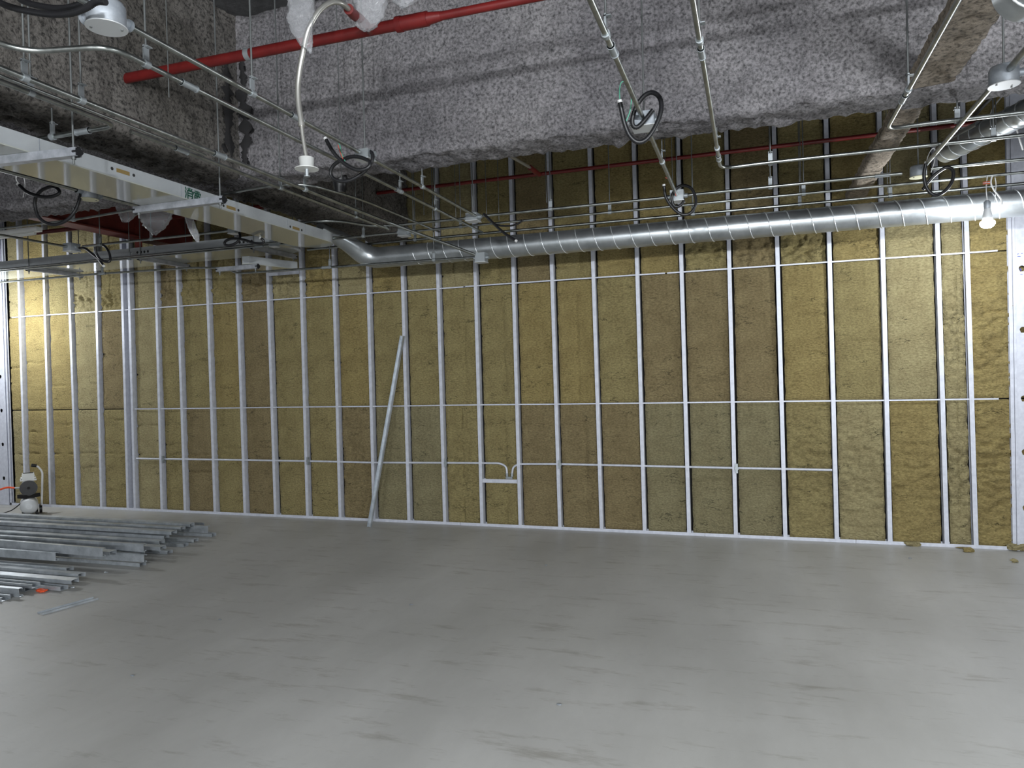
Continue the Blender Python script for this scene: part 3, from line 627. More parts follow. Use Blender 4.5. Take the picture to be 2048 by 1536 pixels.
for (x, y, z, lab) in ((-2.075, 3.67, ZS+.03, 'plain threaded rod over the coiled hose box'), (1.08, 3.75, ZS+.035, 'plain threaded rod over the large white-covered round box'), (1.06, 5.39, ZS+.03, 'plain threaded rod over the round box left of the bulb'),
                       (-.50, 3.73, ZS+.035, 'plain threaded rod over the big loop box'), (-2.115, 5.45, ZS+.03, 'plain threaded rod over the square box above the duct'), (-.50, 5.43, ZS+.04, 'plain threaded rod over the small coil box'),
                       (-4.12, 5.05, ZS+.025, 'plain threaded rod over the small box with the looped hose'), (-2.075, 1.93, ZS+.05, 'plain threaded rod over the large round box at top left')):
    mb = MB(); mb.cyl((x, y, z), (x, y, ZR), .0045, n=6); tag(mb.build('threaded_rod', M['rod']), lab, 'threaded rod', 'plain threaded rods')
FREE = [(338, 195, 3.05, 'left of the red pipe end'), (437, 318, 4.0, 'beside the left tar run'), (100, 150, 2.9, 'upper left, between two hangers'), (82, 158, 3.0, 'upper left, palest of the group'), (560, 372, 4.0, 'left of the metal sprinkler hose'),
        (683, 360, 3.95, 'above the black sleeve'), (870, 452, 5.9, 'behind the square box over the duct'), (848, 430, 6.0, 'at the dark corner of the girder'), (912, 440, 5.9, 'before the dark boards left of the box'), (973, 430, 6.1, 'right of the square box over the duct'),
        (998, 440, 6.1, 'second right of the square box over the duct'), (1093, 405, 5.7, 'leaning group above the middle duct'), (1330, 320, 5.9, 'behind the thick conduit under the beam'), (1345, 372, 5.7, 'beside the small coil'), (1385, 420, 5.95, 'right of the small coil'),
        (1540, 365, 5.6, 'beside the hanger under the beam'), (1602, 395, 5.95, 'one of two close together under the beam'), (1775, 385, 6.0, 'crossing the joist foot'), (1992, 275, 5.2, 'before the diagonal duct')]
for u, v, y, lab in FREE:
    p = at(u, v, Y=y); mb = MB(); mb.cyl(p, (p.x, p.y, ZR), .003, n=6); tag(mb.build('threaded_rod', M['rod']), 'thin bare ceiling rod, '+lab, 'threaded rod', 'plain threaded rods')

# ------------------------------------------------------------------ red sprinkler pipes
o = conduit('sprinkler_pipe', [(-3.40, 3.25, 3.275), (-1.50, 3.25, 3.275)], .028, 'thick red sprinkler pipe entering the girder at upper left', 'red sprinkler pipes', m=M['red'], cat='pipe', n=18)
mb = MB(); mb.cyl((-1.62, 3.25, 3.275), (-1.47, 3.25, 3.275), .035, n=18); mb.cyl((-1.47, 3.25, 3.275), (-1.40, 3.25, 3.275), .030, .022, n=18); mb.cyl((-1.64, 3.25, 3.275), (-1.61, 3.25, 3.275), .038, n=18); mb.build('tee', M['red'], o)
hp = at(497, 108, Y=3.25); mb = MB(); mb.cyl((hp.x-.015, 3.25, 3.275), (hp.x+.015, 3.25, 3.275), .033, n=18); mb.build('pipe_clip', M['clamp'], o)
conduit('sprinkler_pipe', [(-1.42, 3.25, 3.275), (2.3, 3.25, 3.275)], .0205, 'thinner red sprinkler pipe leading right from the tee', 'red sprinkler pipes', m=M['red'], cat='pipe', n=16)
br = [at(742, 62, Y=3.25), at(722, 40, Y=3.1), at(706, 28, Y=2.98), at(697, 18, Y=2.92)]
conduit('sprinkler_branch', br, .0235, 'short red branch pipe rising from the tee behind the second plastic bag', 'red sprinkler pipes', m=M['red'], cat='pipe', n=14)
conduit('sprinkler_pipe', [(-3.36, 6.15, 3.285), (2.3, 6.15, 3.285)], .0165, 'slim red sprinkler pipe between beam and stud wall, right of the girder', 'red sprinkler pipes', m=M['red'], cat='pipe', n=14)
conduit('sprinkler_pipe', [(-9.4, 6.15, 3.285), (-3.70, 6.15, 3.285)], .024, 'red sprinkler pipe over the rear tray, left of the girder', 'red sprinkler pipes', m=M['red'], cat='pipe', n=14)
q0 = at(1078, 349, Y=6.12); q1 = at(1060, 335, Y=5.9); q2 = at(1020, 312, Y=5.3)
conduit('sprinkler_branch', [q0, q1], .022, 'short red fitting on the slim sprinkler pipe under the beam', 'red sprinkler pipes', m=M['red'], cat='pipe')
conduit('sprinkler_drop', [q1, q2], .012, 'grey metal branch slanting up from the slim red pipe', 'red sprinkler pipes', m=M['steel'], cat='pipe')
# flexible sprinkler hose with head
hz = [at(u, v, Y=y) for u, v, y in ((697, 18, 2.92), (682, 6, 2.85), (662, 5, 2.80), (640, 20, 2.76), (622, 48, 2.74), (612, 75, 2.74), (607, 100, 2.74), (600, 135, 2.74), (596, 170, 2.74), (597, 205, 2.74), (602, 240, 2.74), (606, 275, 2.74), (613, 318, 2.74))]
S = spline(hz, 10); e = empty('sprinkler_hose', hz[-1], 'braided metal sprinkler hose hanging before the beam with a white head', 'sprinkler hose')
n_ = len(S); mb = MB(); fine = []
for a, b_ in zip(S, S[1:]):
    for k in range(4): fine.append(a.lerp(b_, k/4))
cut = int(len(fine)*.86)
mb.tube(fine[:cut], .012, 10, True, lambda t, i: .0125 if i % 2 else .0112); mb.build('braided_tube', M['steel'], e)
mb = MB(); mb.tube(fine[cut-3:], .0085, 10); mb.tube(fine[cut-6:cut+4], .015, 6); mb.build('nozzle_tube', M['steel'], e)
p = hz[-1]; mb = MB(); mb.lathe(p-UZ*.045, [(.052, 0), (.052, .003), (.030, .005), (.033, .050), (.028, .050)], 24); c = mb.build('escutcheon', M['white'], e)
mb = MB(); mb.cyl(p-UZ*.075, p-UZ*.045, .008, n=8); mb.cyl(p-UZ*.078, p-UZ*.074, .014, n=10); mb.build('sprinkler_head', M['clamp'], c)
# plastic bags
def bag(outline, Y, label, depth=.10, tail=None):
    """crumpled film bag: closed sleeve whose width follows the outline [(v, u_left, u_right)]"""
    vs = []; K = len(outline); n = 22
    rows = []
    for i in range(K-1):
        for k in range(5):
            t = k/5; rows.append([outline[i][j]*(1-t)+outline[i+1][j]*t for j in range(3)])
    rows.append(list(outline[-1]))
    for i, (v, ul, ur) in enumerate(rows):
        a = at(ul, v, Y=Y); b_ = at(ur, v, Y=Y); c = (a+b_)/2; w = (b_-a).length/2
        for k in range(n):
            q = 2*PI*k/n; rr = 1+.16*noise.noise(Vector((math.cos(q)*2.2, math.sin(q)*2.2, i*.22+ul)))+.10*math.sin(q*7+i*.35)
            vs.append(c+Vector((math.cos(q)*w*rr, math.sin(q)*min(w, depth)*rr*.8, .01*noise.noise(Vector((q, i, 3))))))
    R_ = len(rows); mb = MB(); mb.add(vs, [(i*n+k, i*n+(k+1) % n, (i+1)*n+(k+1) % n, (i+1)*n+k) for i in range(R_-1) for k in range(n)], True)
    return tag(mb.build('plastic_bag', M['film']), label, 'plastic bag', 'film bags on the sprinklers')
bag([(-30, 580, 622), (0, 579, 624), (22, 581, 624), (40, 577, 622), (58, 585, 622), (78, 595, 623), (90, 602, 623), (98, 614, 623), (106, 619, 623)], 2.72, 'crumpled clear plastic bag wrapped around the sprinkler hose')
bag([(-30, 710, 775), (0, 711, 774), (15, 714, 768), (32, 715, 763), (48, 715, 755), (57, 720, 745), (61, 728, 738)], 3.05, 'clear plastic bag hanging over the tee of the red pipe')
bag([(-30, 783, 845), (0, 787, 838), (8, 795, 822), (15, 803, 810)], 3.1, 'scrap of clear plastic at the top edge right of the bags', .05)
bag([(404, 232, 290), (420, 238, 282), (432, 242, 268), (444, 246, 256)], 4.95, 'clear plastic bag hanging behind the glossy tray, left one', .06)
bag([(420, 280, 345), (436, 284, 342), (452, 292, 330), (464, 302, 318), (470, 306, 312)], 4.95, 'clear plastic bag hanging behind the glossy tray, larger middle one', .08)
bag([(428, 370, 382), (455, 377, 391), (470, 385, 397), (484, 393, 398)], 4.35, 'thin clear plastic strip hanging behind the glossy tray', .03)
# dark sleeve and hole
p = at(680, 366, Z=2.90); mb = MB(); mb.lathe((p.x, p.y, 2.83), [(.038, 0), (.055, .10), (.060, .125)], 20)
tag(mb.build('pipe_sleeve', M['black']), 'short black tapered sleeve under the beam below the coiled hose', 'sleeve')

# ------------------------------------------------------------------ ducts
def duct(path, r, label, seam=.14, e=None, name='spiral_duct', bend=.25, rf=None, phase=0):
    P = fillet(path, bend, 10) if bend else [Vector(p) for p in path]
    e = empty(name, P[0], label, 'duct', 'spiral ducts')
    mb = MB(); mb.tube(P, r, 32, True, rf); mb.build('duct_body', M['duct'], e)
    # raised helical lock seam along the last straight run
    a, b_ = P[-2], P[-1]; d = (b_-a).normalized(); Ln = (b_-a).length; u = d.cross(UZ).normalized(); w = d.cross(u)
    turns = Ln/seam; K = int(turns*28); pts = []
    for k in range(K+1):
        t = k/K; q = 2*PI*turns*t+phase; pts.append(a+d*Ln*t+(u*math.cos(q)+w*math.sin(q))*(r+.0006))
    mb = MB(); mb.tube(pts, .0042, 5); mb.build('lock_seam', M['seam'], e)
    return e
YD, ZD = 6.15, 2.672
x0d = at(738, 505, Y=YD).x
pe = at(690, 482, Y=5.92); pf = at(638, 458, Y=5.64)
duct([pf, pe, (x0d, YD, ZD), (x0d+.35, YD, ZD), (2.3, YD, ZD)], .098, 'long spiral steel duct running along the stud wall below the beam', seam=.155, rf=lambda t, i: .098 if i > 14 else .062+.036*min(1, i/14), bend=.16)
pA = at(1890, 304, Z=3.08); pB = at(2052, 224, Z=3.08)
dd = (pB-pA).normalized(); duct([pA, pA+dd*.05, pA+dd*1.05], .078, 'diagonal spiral duct at upper right beyond the beam', seam=.11, bend=0)
pA = at(1902, 278, Z=3.13); mb = MB(); mb.cyl(pA, pA+dd*.30, .028, n=16); tag(mb.build('duct_stub', M['duct']), 'short thin metal stub alongside the diagonal duct', 'duct')
p = at(2050, -14, Y=2.6); duct([p+Vector((-.02, 0, 0)), p+Vector((.0, -.05, .0)), p+Vector((.5, -1.2, 0))], .085, 'end of a near spiral duct cut off by the top right corner', seam=.12, bend=0)
# black cable with pale wires by the diagonal duct
mb = MB(); mb.tube(spline([at(u, v, Z=3.2) for u, v in ((1990, 188), (1970, 208), (1948, 232))]), .012, 8); tag(mb.build('black_cable', M['black']), 'short black cable end slanting beside the diagonal duct', 'cable')
mb = MB(); mb.tube(spline([at(u, v, Y=5.6) for u, v in ((2008, 188), (1990, 210), (1980, 230), (1968, 255), (1960, 280))]), .005, 6); tag(mb.build('pale_wire', M['whitewire']), 'pale loose wire hanging behind the diagonal duct', 'wire')
mb = MB(); mb.tube(spline([at(u, v, Y=6.0) for u, v in ((2020, 240), (2032, 255), (2038, 275), (2046, 300))]), .006, 6); tag(mb.build('pale_wire', M['whitewire']), 'pale loose wire arcing at the right edge under the red pipe', 'wire')

# ------------------------------------------------------------------ white trays
def tray(name, outline, z0, z1, label):
    """outline: plan polygon, counter-clockwise"""
    xs = [p[0] for p in outline]; ys = [p[1] for p in outline]
    e = empty(name, (sum(xs)/len(xs), sum(ys)/len(ys), z0), label, 'tray', 'white enamelled trays')
    mb = MB(); n = len(outline)
    mb.add([(x, y, z0+.004) for x, y in outline]+[(x, y, z1) for x, y in outline], [(i, (i+1) % n, n+(i+1) % n, n+i) for i in range(n)]+[tuple(range(n, 2*n))]); mb.build('casing', M['tray'], e)
    cx, cy = sum(xs)/n, sum(ys)/n
    def grow(p, g):
        dx, dy = p[0]-cx, p[1]-cy; l = math.hypot(dx, dy) or 1; return (p[0]+(g if dx > 0 else -g), p[1]+(g if dy > 0 else -g)*.3)
    g = [grow(p, .004) for p in outline]
    mb = MB(); mb.add([(x, y, z0) for x, y in g]+[(x, y, z0+.006) for x, y in g], [(i, (i+1) % n, n+(i+1) % n, n+i) for i in range(n)]+[tuple(range(n-1, -1, -1)), tuple(range(n, 2*n))]); mb.build('underside_panel', M['traybot'], e)
    return e
TX0, TX1, TZ0, TZ1 = -3.755, -3.385, 2.690, 2.778
ye = 5.33
o1 = [(TX0, -1.0), (TX1, -1.0)]+[((TX0+TX1)/2+(TX1-TX0)/2*math.cos(a), ye+.20*math.sin(a)) for a in [PI*k/16 for k in range(17)]]
t1 = tray('white_tray', o1, TZ0, TZ1, 'long white enamelled tray with glossy underside and green writing, hung on struts')
def slotset(e, y, z, n='slot'):
    mb = MB(); mb.box((TX1-.001, y-.045, z-.011), (TX1+.0015, y+.045, z+.011)); mb.build('slot', M['ochre'], e)
    for s in (-1, 1):
        mb = MB(); mb.cyl((TX1-.001, y+s*.075, z), (TX1+.002, y+s*.075, z), .009, n=12); mb.build('bolt_hole', M['dark'], e)
zm = (TZ0+TZ1)/2
for u, v in ((246, 344), (462, 416), (592, 457)):
    p = at(u, v, X=TX1); slotset(t1, p.y, p.z if abs(p.z-zm) < .03 else zm)
for u, v in ((362, 380), (78, 275), (575, 452), (610, 462)):
    p = at(u, v, X=TX1); mb = MB(); mb.box((TX1, p.y-.002, TZ0+.008), (TX1+.0012, p.y+.002, TZ1)); mb.build('seam', M['boxg'], t1)
# green hand-painted characters on the side (strokes in y,z on the tray's right face)
def strokes(e, yc, zc, s, segs, wd=.0078):
    mb = MB()
    for seg in segs:
        pts = [Vector((TX1+.0015, yc+a*s, zc+b*s)) for a, b in seg]
        for p, q in zip(pts, pts[1:]):
            d = (q-p).normalized(); n_ = Vector((0, -d.z, d.y))*wd/2; a_ = p-d*wd*.3; b2 = q+d*wd*.3
            mb.add([a_-n_, b2-n_, b2+n_, a_+n_], [(0, 1, 2, 3)])
            mb.add([a_-n_+UX*.0008, b2-n_+UX*.0008, b2+n_+UX*.0008, a_+n_+UX*.0008], [(0, 1, 2, 3)])
    mb.build('green_writing', M['green'], e)
pc = at(378, 389, X=TX1)
strokes(t1, pc.y, zm-.002, .034, [[(-.9, 1), (-.75, .6)], [(-.95, .35), (-.8, 0)], [(-.95, -.9), (-.75, -.2)], [(.2, 1.05), (.2, .6)], [(-.25, .95), (-.1, .65)], [(.75, .95), (.5, .65)], [(-.35, .5), (-.35, -.95)], [(-.35, .5), (.8, .5), (.8, -.95), (.6, -.85)], [(-.3, .05), (.75, .05)], [(-.3, -.4), (.75, -.4)]])
pc = at(394, 394, X=TX1)
strokes(t1, pc.y, zm-.008, .034, [[(-.6, 1), (.6, 1)], [(-.9, .7), (-.9, .35)], [(-.9, .7), (.9, .7), (.8, .35)], [(0, 1), (0, .2)], [(-.5, .5), (-.25, .5)], [(-.5, .28), (-.25, .28)], [(.25, .5), (.5, .5)], [(.25, .28), (.5, .28)], [(-.65, .1), (.65, .1), (.65, -.6), (-.65, -.6), (-.65, .1)], [(-.6, -.25), (.6, -.25)], [(0, .1), (0, -.9), (.9, -.9), (.9, -.65)]], .0066)
# rear tray along the wall
RY0, RY1 = 5.83, 6.36
xe = at(520, 495, Y=RY0).x
o2 = [(-9.4, RY0), (xe, RY0)]+[(xe+.20*math.sin(a), (RY0+RY1)/2-(RY1-RY0)/2*math.cos(a)) for a in [PI*k/12 for k in range(1, 12)]]+[(xe, RY1), (-9.4, RY1)]
t2 = tray('white_tray', o2, 2.832, 2.925, 'rear white enamelled tray with a row of holes, parallel to the stud wall')
for us in ((275, 282, 289, 296), (480, 488, 496, 504)):
    for u in us:
        x = at(u, 505, Y=RY0).x; mb = MB(); mb.cyl((x, RY0-.002, 2.875), (x, RY0+.001, 2.875), .013, n=12); mb.build('bolt_hole', M['dark'], t2)
for u in (102, 310): 
    x = at(u, 510, Y=RY0).x; mb = MB(); mb.box((x-.003, RY0-.0015, 2.84), (x+.003, RY0, 2.925)); mb.build('seam', M['boxg'], t2)
# lower tray stub below the round end
pL = at(493, 522, Y=5.75); pR = at(595, 532, Y=6.5)
zt = 2.66
o3 = [(-4.70, 5.86), (-4.64, 5.79), (-4.57, 5.80), (-4.375, 6.30), (-4.74, 6.30)]
t3 = tray('white_tray', o3, 2.652, 2.728, 'short grey-sided tray stub below the rounded end of the long tray')

# struts
def strut(a, b_, label, s=.041, rods=True):
    a = Vector(a); b_ = Vector(b_); d = (b_-a).normalized(); sd = d.cross(UZ).normalized()
    e = empty('support_strut', (a+b_)/2, label, 'strut', 'channel struts under the trays')
    t = .0025; h = s/2
    prof = [(-h, 0), (h, 0), (h, s), (h-.009, s), (h-.009, s-t), (h-t, s-t), (h-t, t), (-h+t, t), (-h+t, s-t), (-h+.009, s-t), (-h+.009, s), (-h, s)]
    mb = MB(); mb.extrude(prof, a-UZ*s, b_-UZ*s, sd, UZ); mb.build('channel', M['strut'], e)
    for q in (a+d*.03, b_-d*.03):
        mb = MB(); top = ZR
        if -3.82 < q.x < -3.32: top = 2.93
        if 4.16 < q.y < 4.54: top = 2.925
        mb.cyl(q-UZ*(s+.035), Vector((q.x, q.y, top if rods else a.z+.002)), .005, n=8); mb.build('rod', M['rod'], e)
        mb = MB(); mb.cyl(q-UZ*(s+.012), q-UZ*s, .011, n=6); mb.build('nut', M['rod'], e)
    for q, dd_ in ((a, -d), (b_, d)):
        mb = MB(); c = q-UZ*s/2; mb.box(c-Vector((h*1.1,)*3), c+Vector((h*1.1,)*3)) if False else mb.cyl(c-dd_*.018, c+dd_*.006, h*1.28, n=4); mb.build('end_cap', M['black'], e)
    return e
sz = TZ0-.001
p1 = at(157, 296, Z=sz); strut((-4.5, p1.y-.13, sz), (p1.x, p1.y, sz), 'galvanized strut under the long tray, nearest the camera at left')
p0 = at(268, 414, Z=sz); p1 = at(450, 393, Z=sz); strut((p0.x, (p0.y+p1.y)/2, sz), (p1.x, (p0.y+p1.y)/2, sz), 'galvanized strut under the long tray, below the green writing')
p0 = at(434, 526, Y=5.84); p1 = at(516, 522, Y=5.84); strut((p0.x, 5.84, 2.650), (p1.x, 5.84, 2.650), 'galvanized strut beneath the short tray stub', rods=False)
for (u0, v0), lab in (((82, 541), 'dark strut beneath the rear tray, at the left'), ((291, 518), 'dark strut beneath the rear tray, in the middle'), ((522, 498), 'dark strut beneath the rear tray, at its right end')):
    p0 = at(u0, v0, Z=2.81); strut((p0.x, 5.78, 2.830), (p0.x+.02, 6.45, 2.830), lab)
# unprotected red primed beam beyond the girder on the left
e = empty('steel_beam', (-6.1, 5.3, 3.02), 'dark red primed steel I-beam at upper left beyond the main beam', 'steel beam')
e.rotation_euler = (0, 0, 0)
bw, bh = .20, .34; xc = -6.12; zb1 = 3.05
mb = MB(); mb.box((xc-bw/2, 4.52, zb1), (xc+bw/2, 6.78, zb1+.014)); mb.build('bottom_flange', M['redsteel'], e)
mb = MB(); mb.box((xc-.006, 4.52, zb1+.014), (xc+.006, 6.78, zb1+bh)); mb.build('web', M['redsteel'], e)
mb = MB(); mb.box((xc-bw/2, 4.52, zb1+bh), (xc+bw/2, 6.78, zb1+bh+.014)); mb.build('top_flange', M['redsteel'], e)
mb = MB(); mb.box((xc+.006, 5.95, zb1-.12), (xc+.09, 5.965, zb1+bh)); mb.build('stiffener', M['redsteel'], e)
p0 = at(0, 557, Y=6.45)
# fluorescent light over the rear tray at far left (unlit, white)
e = empty('batten_light', (-6.9, 4.85, 2.93), 'slim white batten light fitting at far left over the rear tray', 'light fitting')
mb = MB(); mb.box((-7.6, 4.80, 2.92), (-6.05, 4.86, 2.96)); mb.build('housing', M['white'], e)
mb = MB(); mb.cyl((-7.55, 4.83, 2.905), (-6.10, 4.83, 2.905), .013, n=10); mb.build('tube', M['white'], e)

# ------------------------------------------------------------------ lit bulbs
def bulb(p, label, z_tie=None, lit=True):
    p = Vector(p); e = empty('hanging_bulb', p, label, 'light bulb')
    zt_ = z_tie or 2.79
    mb = MB(); mb.tube(spline([(p.x+.004, p.y, zt_), (p.x-.004, p.y, (zt_+p.z+.14)/2), (p.x, p.y, p.z+.13)]), .0035, 6); mb.build('cord', M['whitewire'], e)
    mb = MB(); mb.lathe((p.x, p.y, p.z+.075), [(.017, 0), (.021, .004), (.021, .048), (.010, .060)], 18); mb.build('socket', M['boxg'], e)
    mb = MB(); mb.lathe((p.x, p.y, p.z-.005), [(.033, 0), (.030, .03), (.020, .082)], 22); mb.build('collar', M['cover'], e)
    mb = MB(); mb.lathe((p.x, p.y, p.z-.040), [(.004, -.018), (.024, -.014), (.040, -.002), (.047, .014), (.044, .028), (.034, .036)], 24)
    g = mb.build('globe', M['bulb'], e)
    g.visible_shadow = True
    return e
e = bulb((BULB_R.x, BULB_R.y, BULB_R.z), 'lit white bulb hanging from the conduits at right', 2.816)
c = (BULB_R.x, BULB_R.y)
for k in range(3):
    mb = MB(); zc = 2.762+.006*k; mb.tube([(c[0]+.022*math.cos(q), c[1]+.022*math.sin(q), zc+.004*math.sin(q)) for q in [2*PI*i/14 for i in range(15)]], .003, 6, False); mb.build('tie', M['orange'] if k != 1 else M['whitewire'], e)
mb = MB(); mb.tube(spline([at(u, v, Y=5.70) for u, v in ((1984, 352), (1982, 366), (1988, 380), (1996, 390), (2003, 400), (2004, 410))]), .005, 6); mb.tube(spline([at(u, v, Y=5.71) for u, v in ((1990, 355), (1992, 368), (1991, 385), (1990, 402))]), .003, 6); mb.build('loose_wire', M['whitewire'], e)
bulb(BULB_L, 'lit white bulb hanging off the left edge of the frame', 2.83)
for i, (x, y, z, _) in enumerate(ROOM_BULBS): bulb((x, y, z), f'lit white bulb lighting the room behind the camera, {ORD[i+1]} of four', ZC)

# ------------------------------------------------------------------ loose stud leaning on the wall
a = at(740, 1055, Z=.004); a.z = .0; 
bq = at(806, 672, Y=D-.045); d = (bq-a).normalized(); side = d.cross(UY).normalized(); nrm = side.cross(d).normalized()
mb = MB(); mb.extrude([(-.020, 0), (.020, 0), (.020, .030), (.0188, .030), (.0188, .0012), (-.0188, .0012), (-.0188, .030), (-.020, .030)], a+UZ*.008, bq, side, -nrm if nrm.y > 0 else nrm)
tag(mb.build('leaning_channel', M['pile']), 'thin metal channel leaning diagonally against the studs', 'metal channel')

# ------------------------------------------------------------------ heap of loose studs on the floor at left
# (u, v) right end, base height, rotation about its length, flare in plan
PILE = [
 (404, 1046, .05, 0, .004), (384, 1046, .13, 180, .000), (366, 1053, .13, 180, .004), (428, 1066, .0, 0, .006), (348, 1061, .155, 180, .000), (416, 1060, .045, 90, .002),
 (333, 1070, .115, 180, -.004), (392, 1077, .0, 180, .004), (324, 1080, .10, 180, .002), (326, 1092, .08, 180, .0), (372, 1086, .0, 0, -.006), (287, 1096, .115, 90, .004), (340, 1100, .0, 180, .002), (284, 1104, .05, 0, .002),
 (226, 1101, .115, 180, .006), (205, 1106, .15, 90, -.010), (286, 1124, .0, 180, .0), (288, 1117, .045, 90, .004), (111, 1114, .10, 90, .004), (140, 1134, .045, 180, .002),
 (164, 1146, .035, 180, .0), (150, 1158, .03, 180, .002), (128, 1172, .0, 0, .0), (72, 1166, .03, 0, .002), (58, 1172, .0, 0, .004), (38, 1186, .0, 90, .002), (12, 1192, .0, 0, .0)]
for i, (u, v, zb_, rot, fl) in enumerate(PILE):
    p = at(u, v, Z=zb_+.035); w = random.uniform(.062, .070); h = .030
    Ln = 3.6+random.random()*.6
    d = Vector((1, fl*3+.0, 0)).normalized(); s = d.cross(UZ).normalized(); q = math.radians(rot+random.uniform(-4, 4))
    X_ = s*math.cos(q)+UZ*math.sin(q); Y_ = -s*math.sin(q)+UZ*math.cos(q)
    prof = [(-w/2, h), (-w/2, 0), (w/2, 0), (w/2, h), (w/2-.010, h), (w/2-.010, h-.002), (w/2-.002, h-.002), (w/2-.002, .002), (-w/2+.002, .002), (-w/2+.002, h-.002), (-w/2+.010, h-.002), (-w/2+.010, h)]
    c0 = Vector((p.x, p.y, zb_+.002))
    zmin = min((X_*a_[0]+Y_*a_[1]).z for a_ in prof); c0.z -= zmin
    mb = MB(); sk = .03 if i % 3 else 0
    mb.extrude(prof, c0-d*Ln, c0, X_, Y_)
    tip = ['sticking out furthest right', 'with a tip behind the bright one'][0] if i == 3 else ''
    lab = f'loose galvanized stud in the floor heap, {ORD[i+1]} counted from the wall side'
    if i == 3: lab = 'loose galvanized stud on the floor heap whose end sticks out furthest right'
    if i == len(PILE)-1: lab = 'loose galvanized stud at the front edge of the heap, nearest the camera'
    tag(mb.build('loose_stud', M['pile']), lab, 'stud', 'loose studs heaped on the floor')
a = at(80, 1229, Z=0); bq = at(192, 1198, Z=0); d = (bq-a).normalized(); s = d.cross(UZ)
mb = MB(); mb.extrude([(-.032, 0), (.032, 0), (.032, .012), (.0308, .012), (.0308, .0012), (-.0308, .0012), (-.0308, .012), (-.032, .012)], a+UZ*.001, bq+UZ*.001, s, UZ)
tag(mb.build('metal_offcut', M['pile']), 'flat metal offcut lying alone on the floor in front of the heap', 'metal offcut')
def crumple(p, sx_, sy_, sz_, m, name, label, cat, seed, group=None):
    mb = MB(); n = 10; vs = []
    for i in range(7):
        th = PI*i/6
        for k in range(n):
            q = 2*PI*k/n; v = Vector((math.sin(th)*math.cos(q), math.sin(th)*math.sin(q), -math.cos(th)))
            rr = 1+.5*noise.noise(v*1.7+Vector((seed, 0, 0)))+.25*noise.noise(v*5+Vector((0, seed, 0)))
            vs.append(Vector(p)+Vector((v.x*sx_*rr, v.y*sy_*rr, max(v.z, -.85)*sz_*rr+sz_*.9)))
    mb.add(vs, [(i*n+k, i*n+(k+1) % n, (i+1)*n+(k+1) % n, (i+1)*n+k) for i in range(6) for k in range(n)])
    return tag(mb.build(name, m), label, cat, group)
for k, (u, v, a_, b2, c2, lab) in enumerate(((1828, 1092, .07, .03, .02, 'wool scrap lying against the track under the second last stud'), (1936, 1104, .045, .03, .018, 'small wool scrap on the floor before the last bay'), (2034, 1101, .08, .05, .03, 'large wool tuft on the floor at the right jamb'),
                                     (1711, 1084, .015, .015, .018, 'tiny wool scrap stuck on the track joint'), (2029, 1125, .025, .02, .015, 'small wool crumb on the floor at right, nearest the camera'), (1925, 1097, .05, .012, .006, 'flat thin wool flake beside the track near the right end'))):
    crumple(at(u, v, Z=0)+UZ*.001, a_, b2, c2, WOOLS[0 if k % 2 else 3], 'wool_scrap', lab, 'insulation scrap', k*3.3, 'scraps of mineral wool')
crumple(at(84, 1184, Z=0)+UZ*.001, .05, .025, .012, M['orange'], 'orange_tie', 'crumpled orange plastic tie on the floor before the heap', 'tie', 5)
for k, (u, v) in enumerate(((108, 1179), (145, 1176), (212, 1146))):
    crumple(at(u, v, Z=0)+UZ*.001, .016, .012, .006, M['pile'], 'metal_scrap', f'tiny metal scrap on the floor beside the heap, {ORD[k+1]} from the left', 'metal scrap', 9+k, 'tiny scraps by the heap')
for k, (u, v, lab) in enumerate(((265, 1352, 'in the dark left foreground'), (440, 1240, 'right of the metal offcut'), (1092, 1131, 'in front of the middle of the track'), (1820, 1117, 'before the second last stud'), (822, 1210, 'in front of the leaning channel'), (1118, 1410, 'in the centre foreground'))):
    crumple(at(u, v, Z=0)+UZ*.001, .012, .008, .003, M['boxg'], 'floor_chip', 'tiny dark chip on the concrete floor '+lab, 'chip', 20+k, 'tiny chips on the open floor')

# ------------------------------------------------------------------ air compressor
cp = at(62, 1022, Z=0); cx, cy = cp.x, 6.28; k_ = 1.0
cx = at(58, 1000, Y=6.28).x
e = empty('air_compressor', (cx, cy, 0), 'small silver air compressor with black round grille standing by the wall at left', 'compressor')
dv = (Vector((CAM.x, CAM.y, 0))-Vector((cx, cy, 0))).normalized(); sv = Vector((-dv.y, dv.x, 0))*-1
if sv.x < 0: sv = -sv
def cpnt(a_, b2, z): return Vector((cx, cy, 0))+sv*a_+dv*b2+UZ*z
def Rm(): return Matrix((sv, UZ.cross(sv)*1.0, UZ)).transposed()
mb = MB(); prof = [(.03, 0), (.075, .012), (.092, .04), (.092, .36), (.075, .385), (.03, .40)]
Rt = Matrix((sv, UZ, -dv)).transposed()
mb.lathe(cpnt(0, .17, .125), prof, 26, Rt); mb.build('tank', M['cover'], e)
mb = MB(); mb.cyl(cpnt(0, .08, .335), cpnt(0, -.14, .335), .078, n=24); mb.build('motor', M['clamp'], e)
mb = MB(); mb.lathe(cpnt(0, .10, .335), [(.088, 0), (.090, .012), (.080, .026)], 26, Rt); g = mb.build('grille', M['black'], e)
mb = MB(); mb.cyl(cpnt(0, .096, .335), cpnt(0, .104, .335), .016, n=12); mb.build('badge', M['dark'], g)
mb = MB(); 
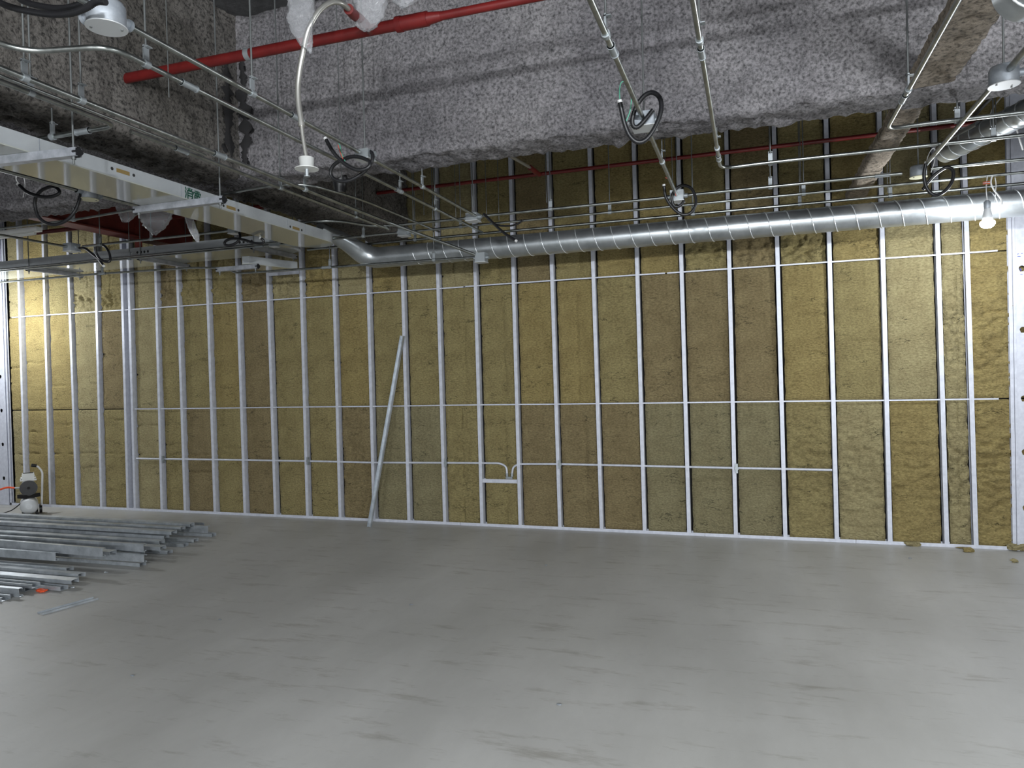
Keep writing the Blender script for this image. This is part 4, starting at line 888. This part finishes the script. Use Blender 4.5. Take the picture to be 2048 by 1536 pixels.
for k in range(4): 
    w_ = .088-.012*k if k else .082
    c = cpnt(0, 0, .425+.024*k); mb.box(c-Vector((w_, .06, .008)), c+Vector((w_, .06, .008)), Matrix.Rotation(math.atan2(sv.y, sv.x), 3, 'Z'))
c = cpnt(0, 0, .46); mb.box(c-Vector((.06, .05, .045)), c+Vector((.06, .05, .045)), Matrix.Rotation(math.atan2(sv.y, sv.x), 3, 'Z')); mb.build('cylinder_head', M['white'], e)
mb = MB(); mb.box(cpnt(0, 0, .235)-Vector((.07, .09, .022)), cpnt(0, 0, .235)+Vector((.07, .09, .022))); mb.build('mount_plate', M['black'], e)
mb = MB(); mb.tube(fillet([cpnt(.125, -.05, .10), cpnt(.145, -.05, .50), cpnt(.10, -.04, .57), cpnt(.06, -.03, .585)], .05), .011, 10); hd = mb.build('handle', M['whitewire'], e)
mb = MB(); mb.tube([cpnt(.085, -.035, .578), cpnt(.035, -.03, .592)], .020, 10); mb.build('grip', M['black'], hd)
for b2 in (.12, -.16):
    for a_ in (-.06, .075):
        mb = MB(); mb.cyl(cpnt(a_, b2, .0), cpnt(a_, b2, .05), .016, n=10); mb.build('foot', M['black'], e)
mb = MB(); mb.cyl(cpnt(.10, -.10, .055), cpnt(.13, -.10, .055), .052, n=18); mb.build('wheel', M['black'], e)
mb = MB(); mb.cyl(cpnt(-.078, .08, .345), cpnt(-.135, .08, .350), .010, n=8); mb.build('outlet', M['clamp'], e)
h0 = cpnt(-.135, .08, .350)
mb = MB(); mb.tube(spline([h0, h0+Vector((-.13, -.02, .0)), h0+Vector((-.32, -.1, -.08)), h0+Vector((-.48, -.3, -.22))]), .011, 8); tag(mb.build('air_hose', M['orange']), 'orange air hose leading left from the compressor', 'hose')
c0 = cpnt(-.05, .05, .20)
mb = MB(); mb.tube(spline([c0, at(42, 1006, Y=6.2), at(20, 1022, Y=6.15), at(-15, 1030, Y=6.1)]), .006, 6); tag(mb.build('power_cable', M['black']), 'black power cable sagging left from the compressor to the floor', 'cable')
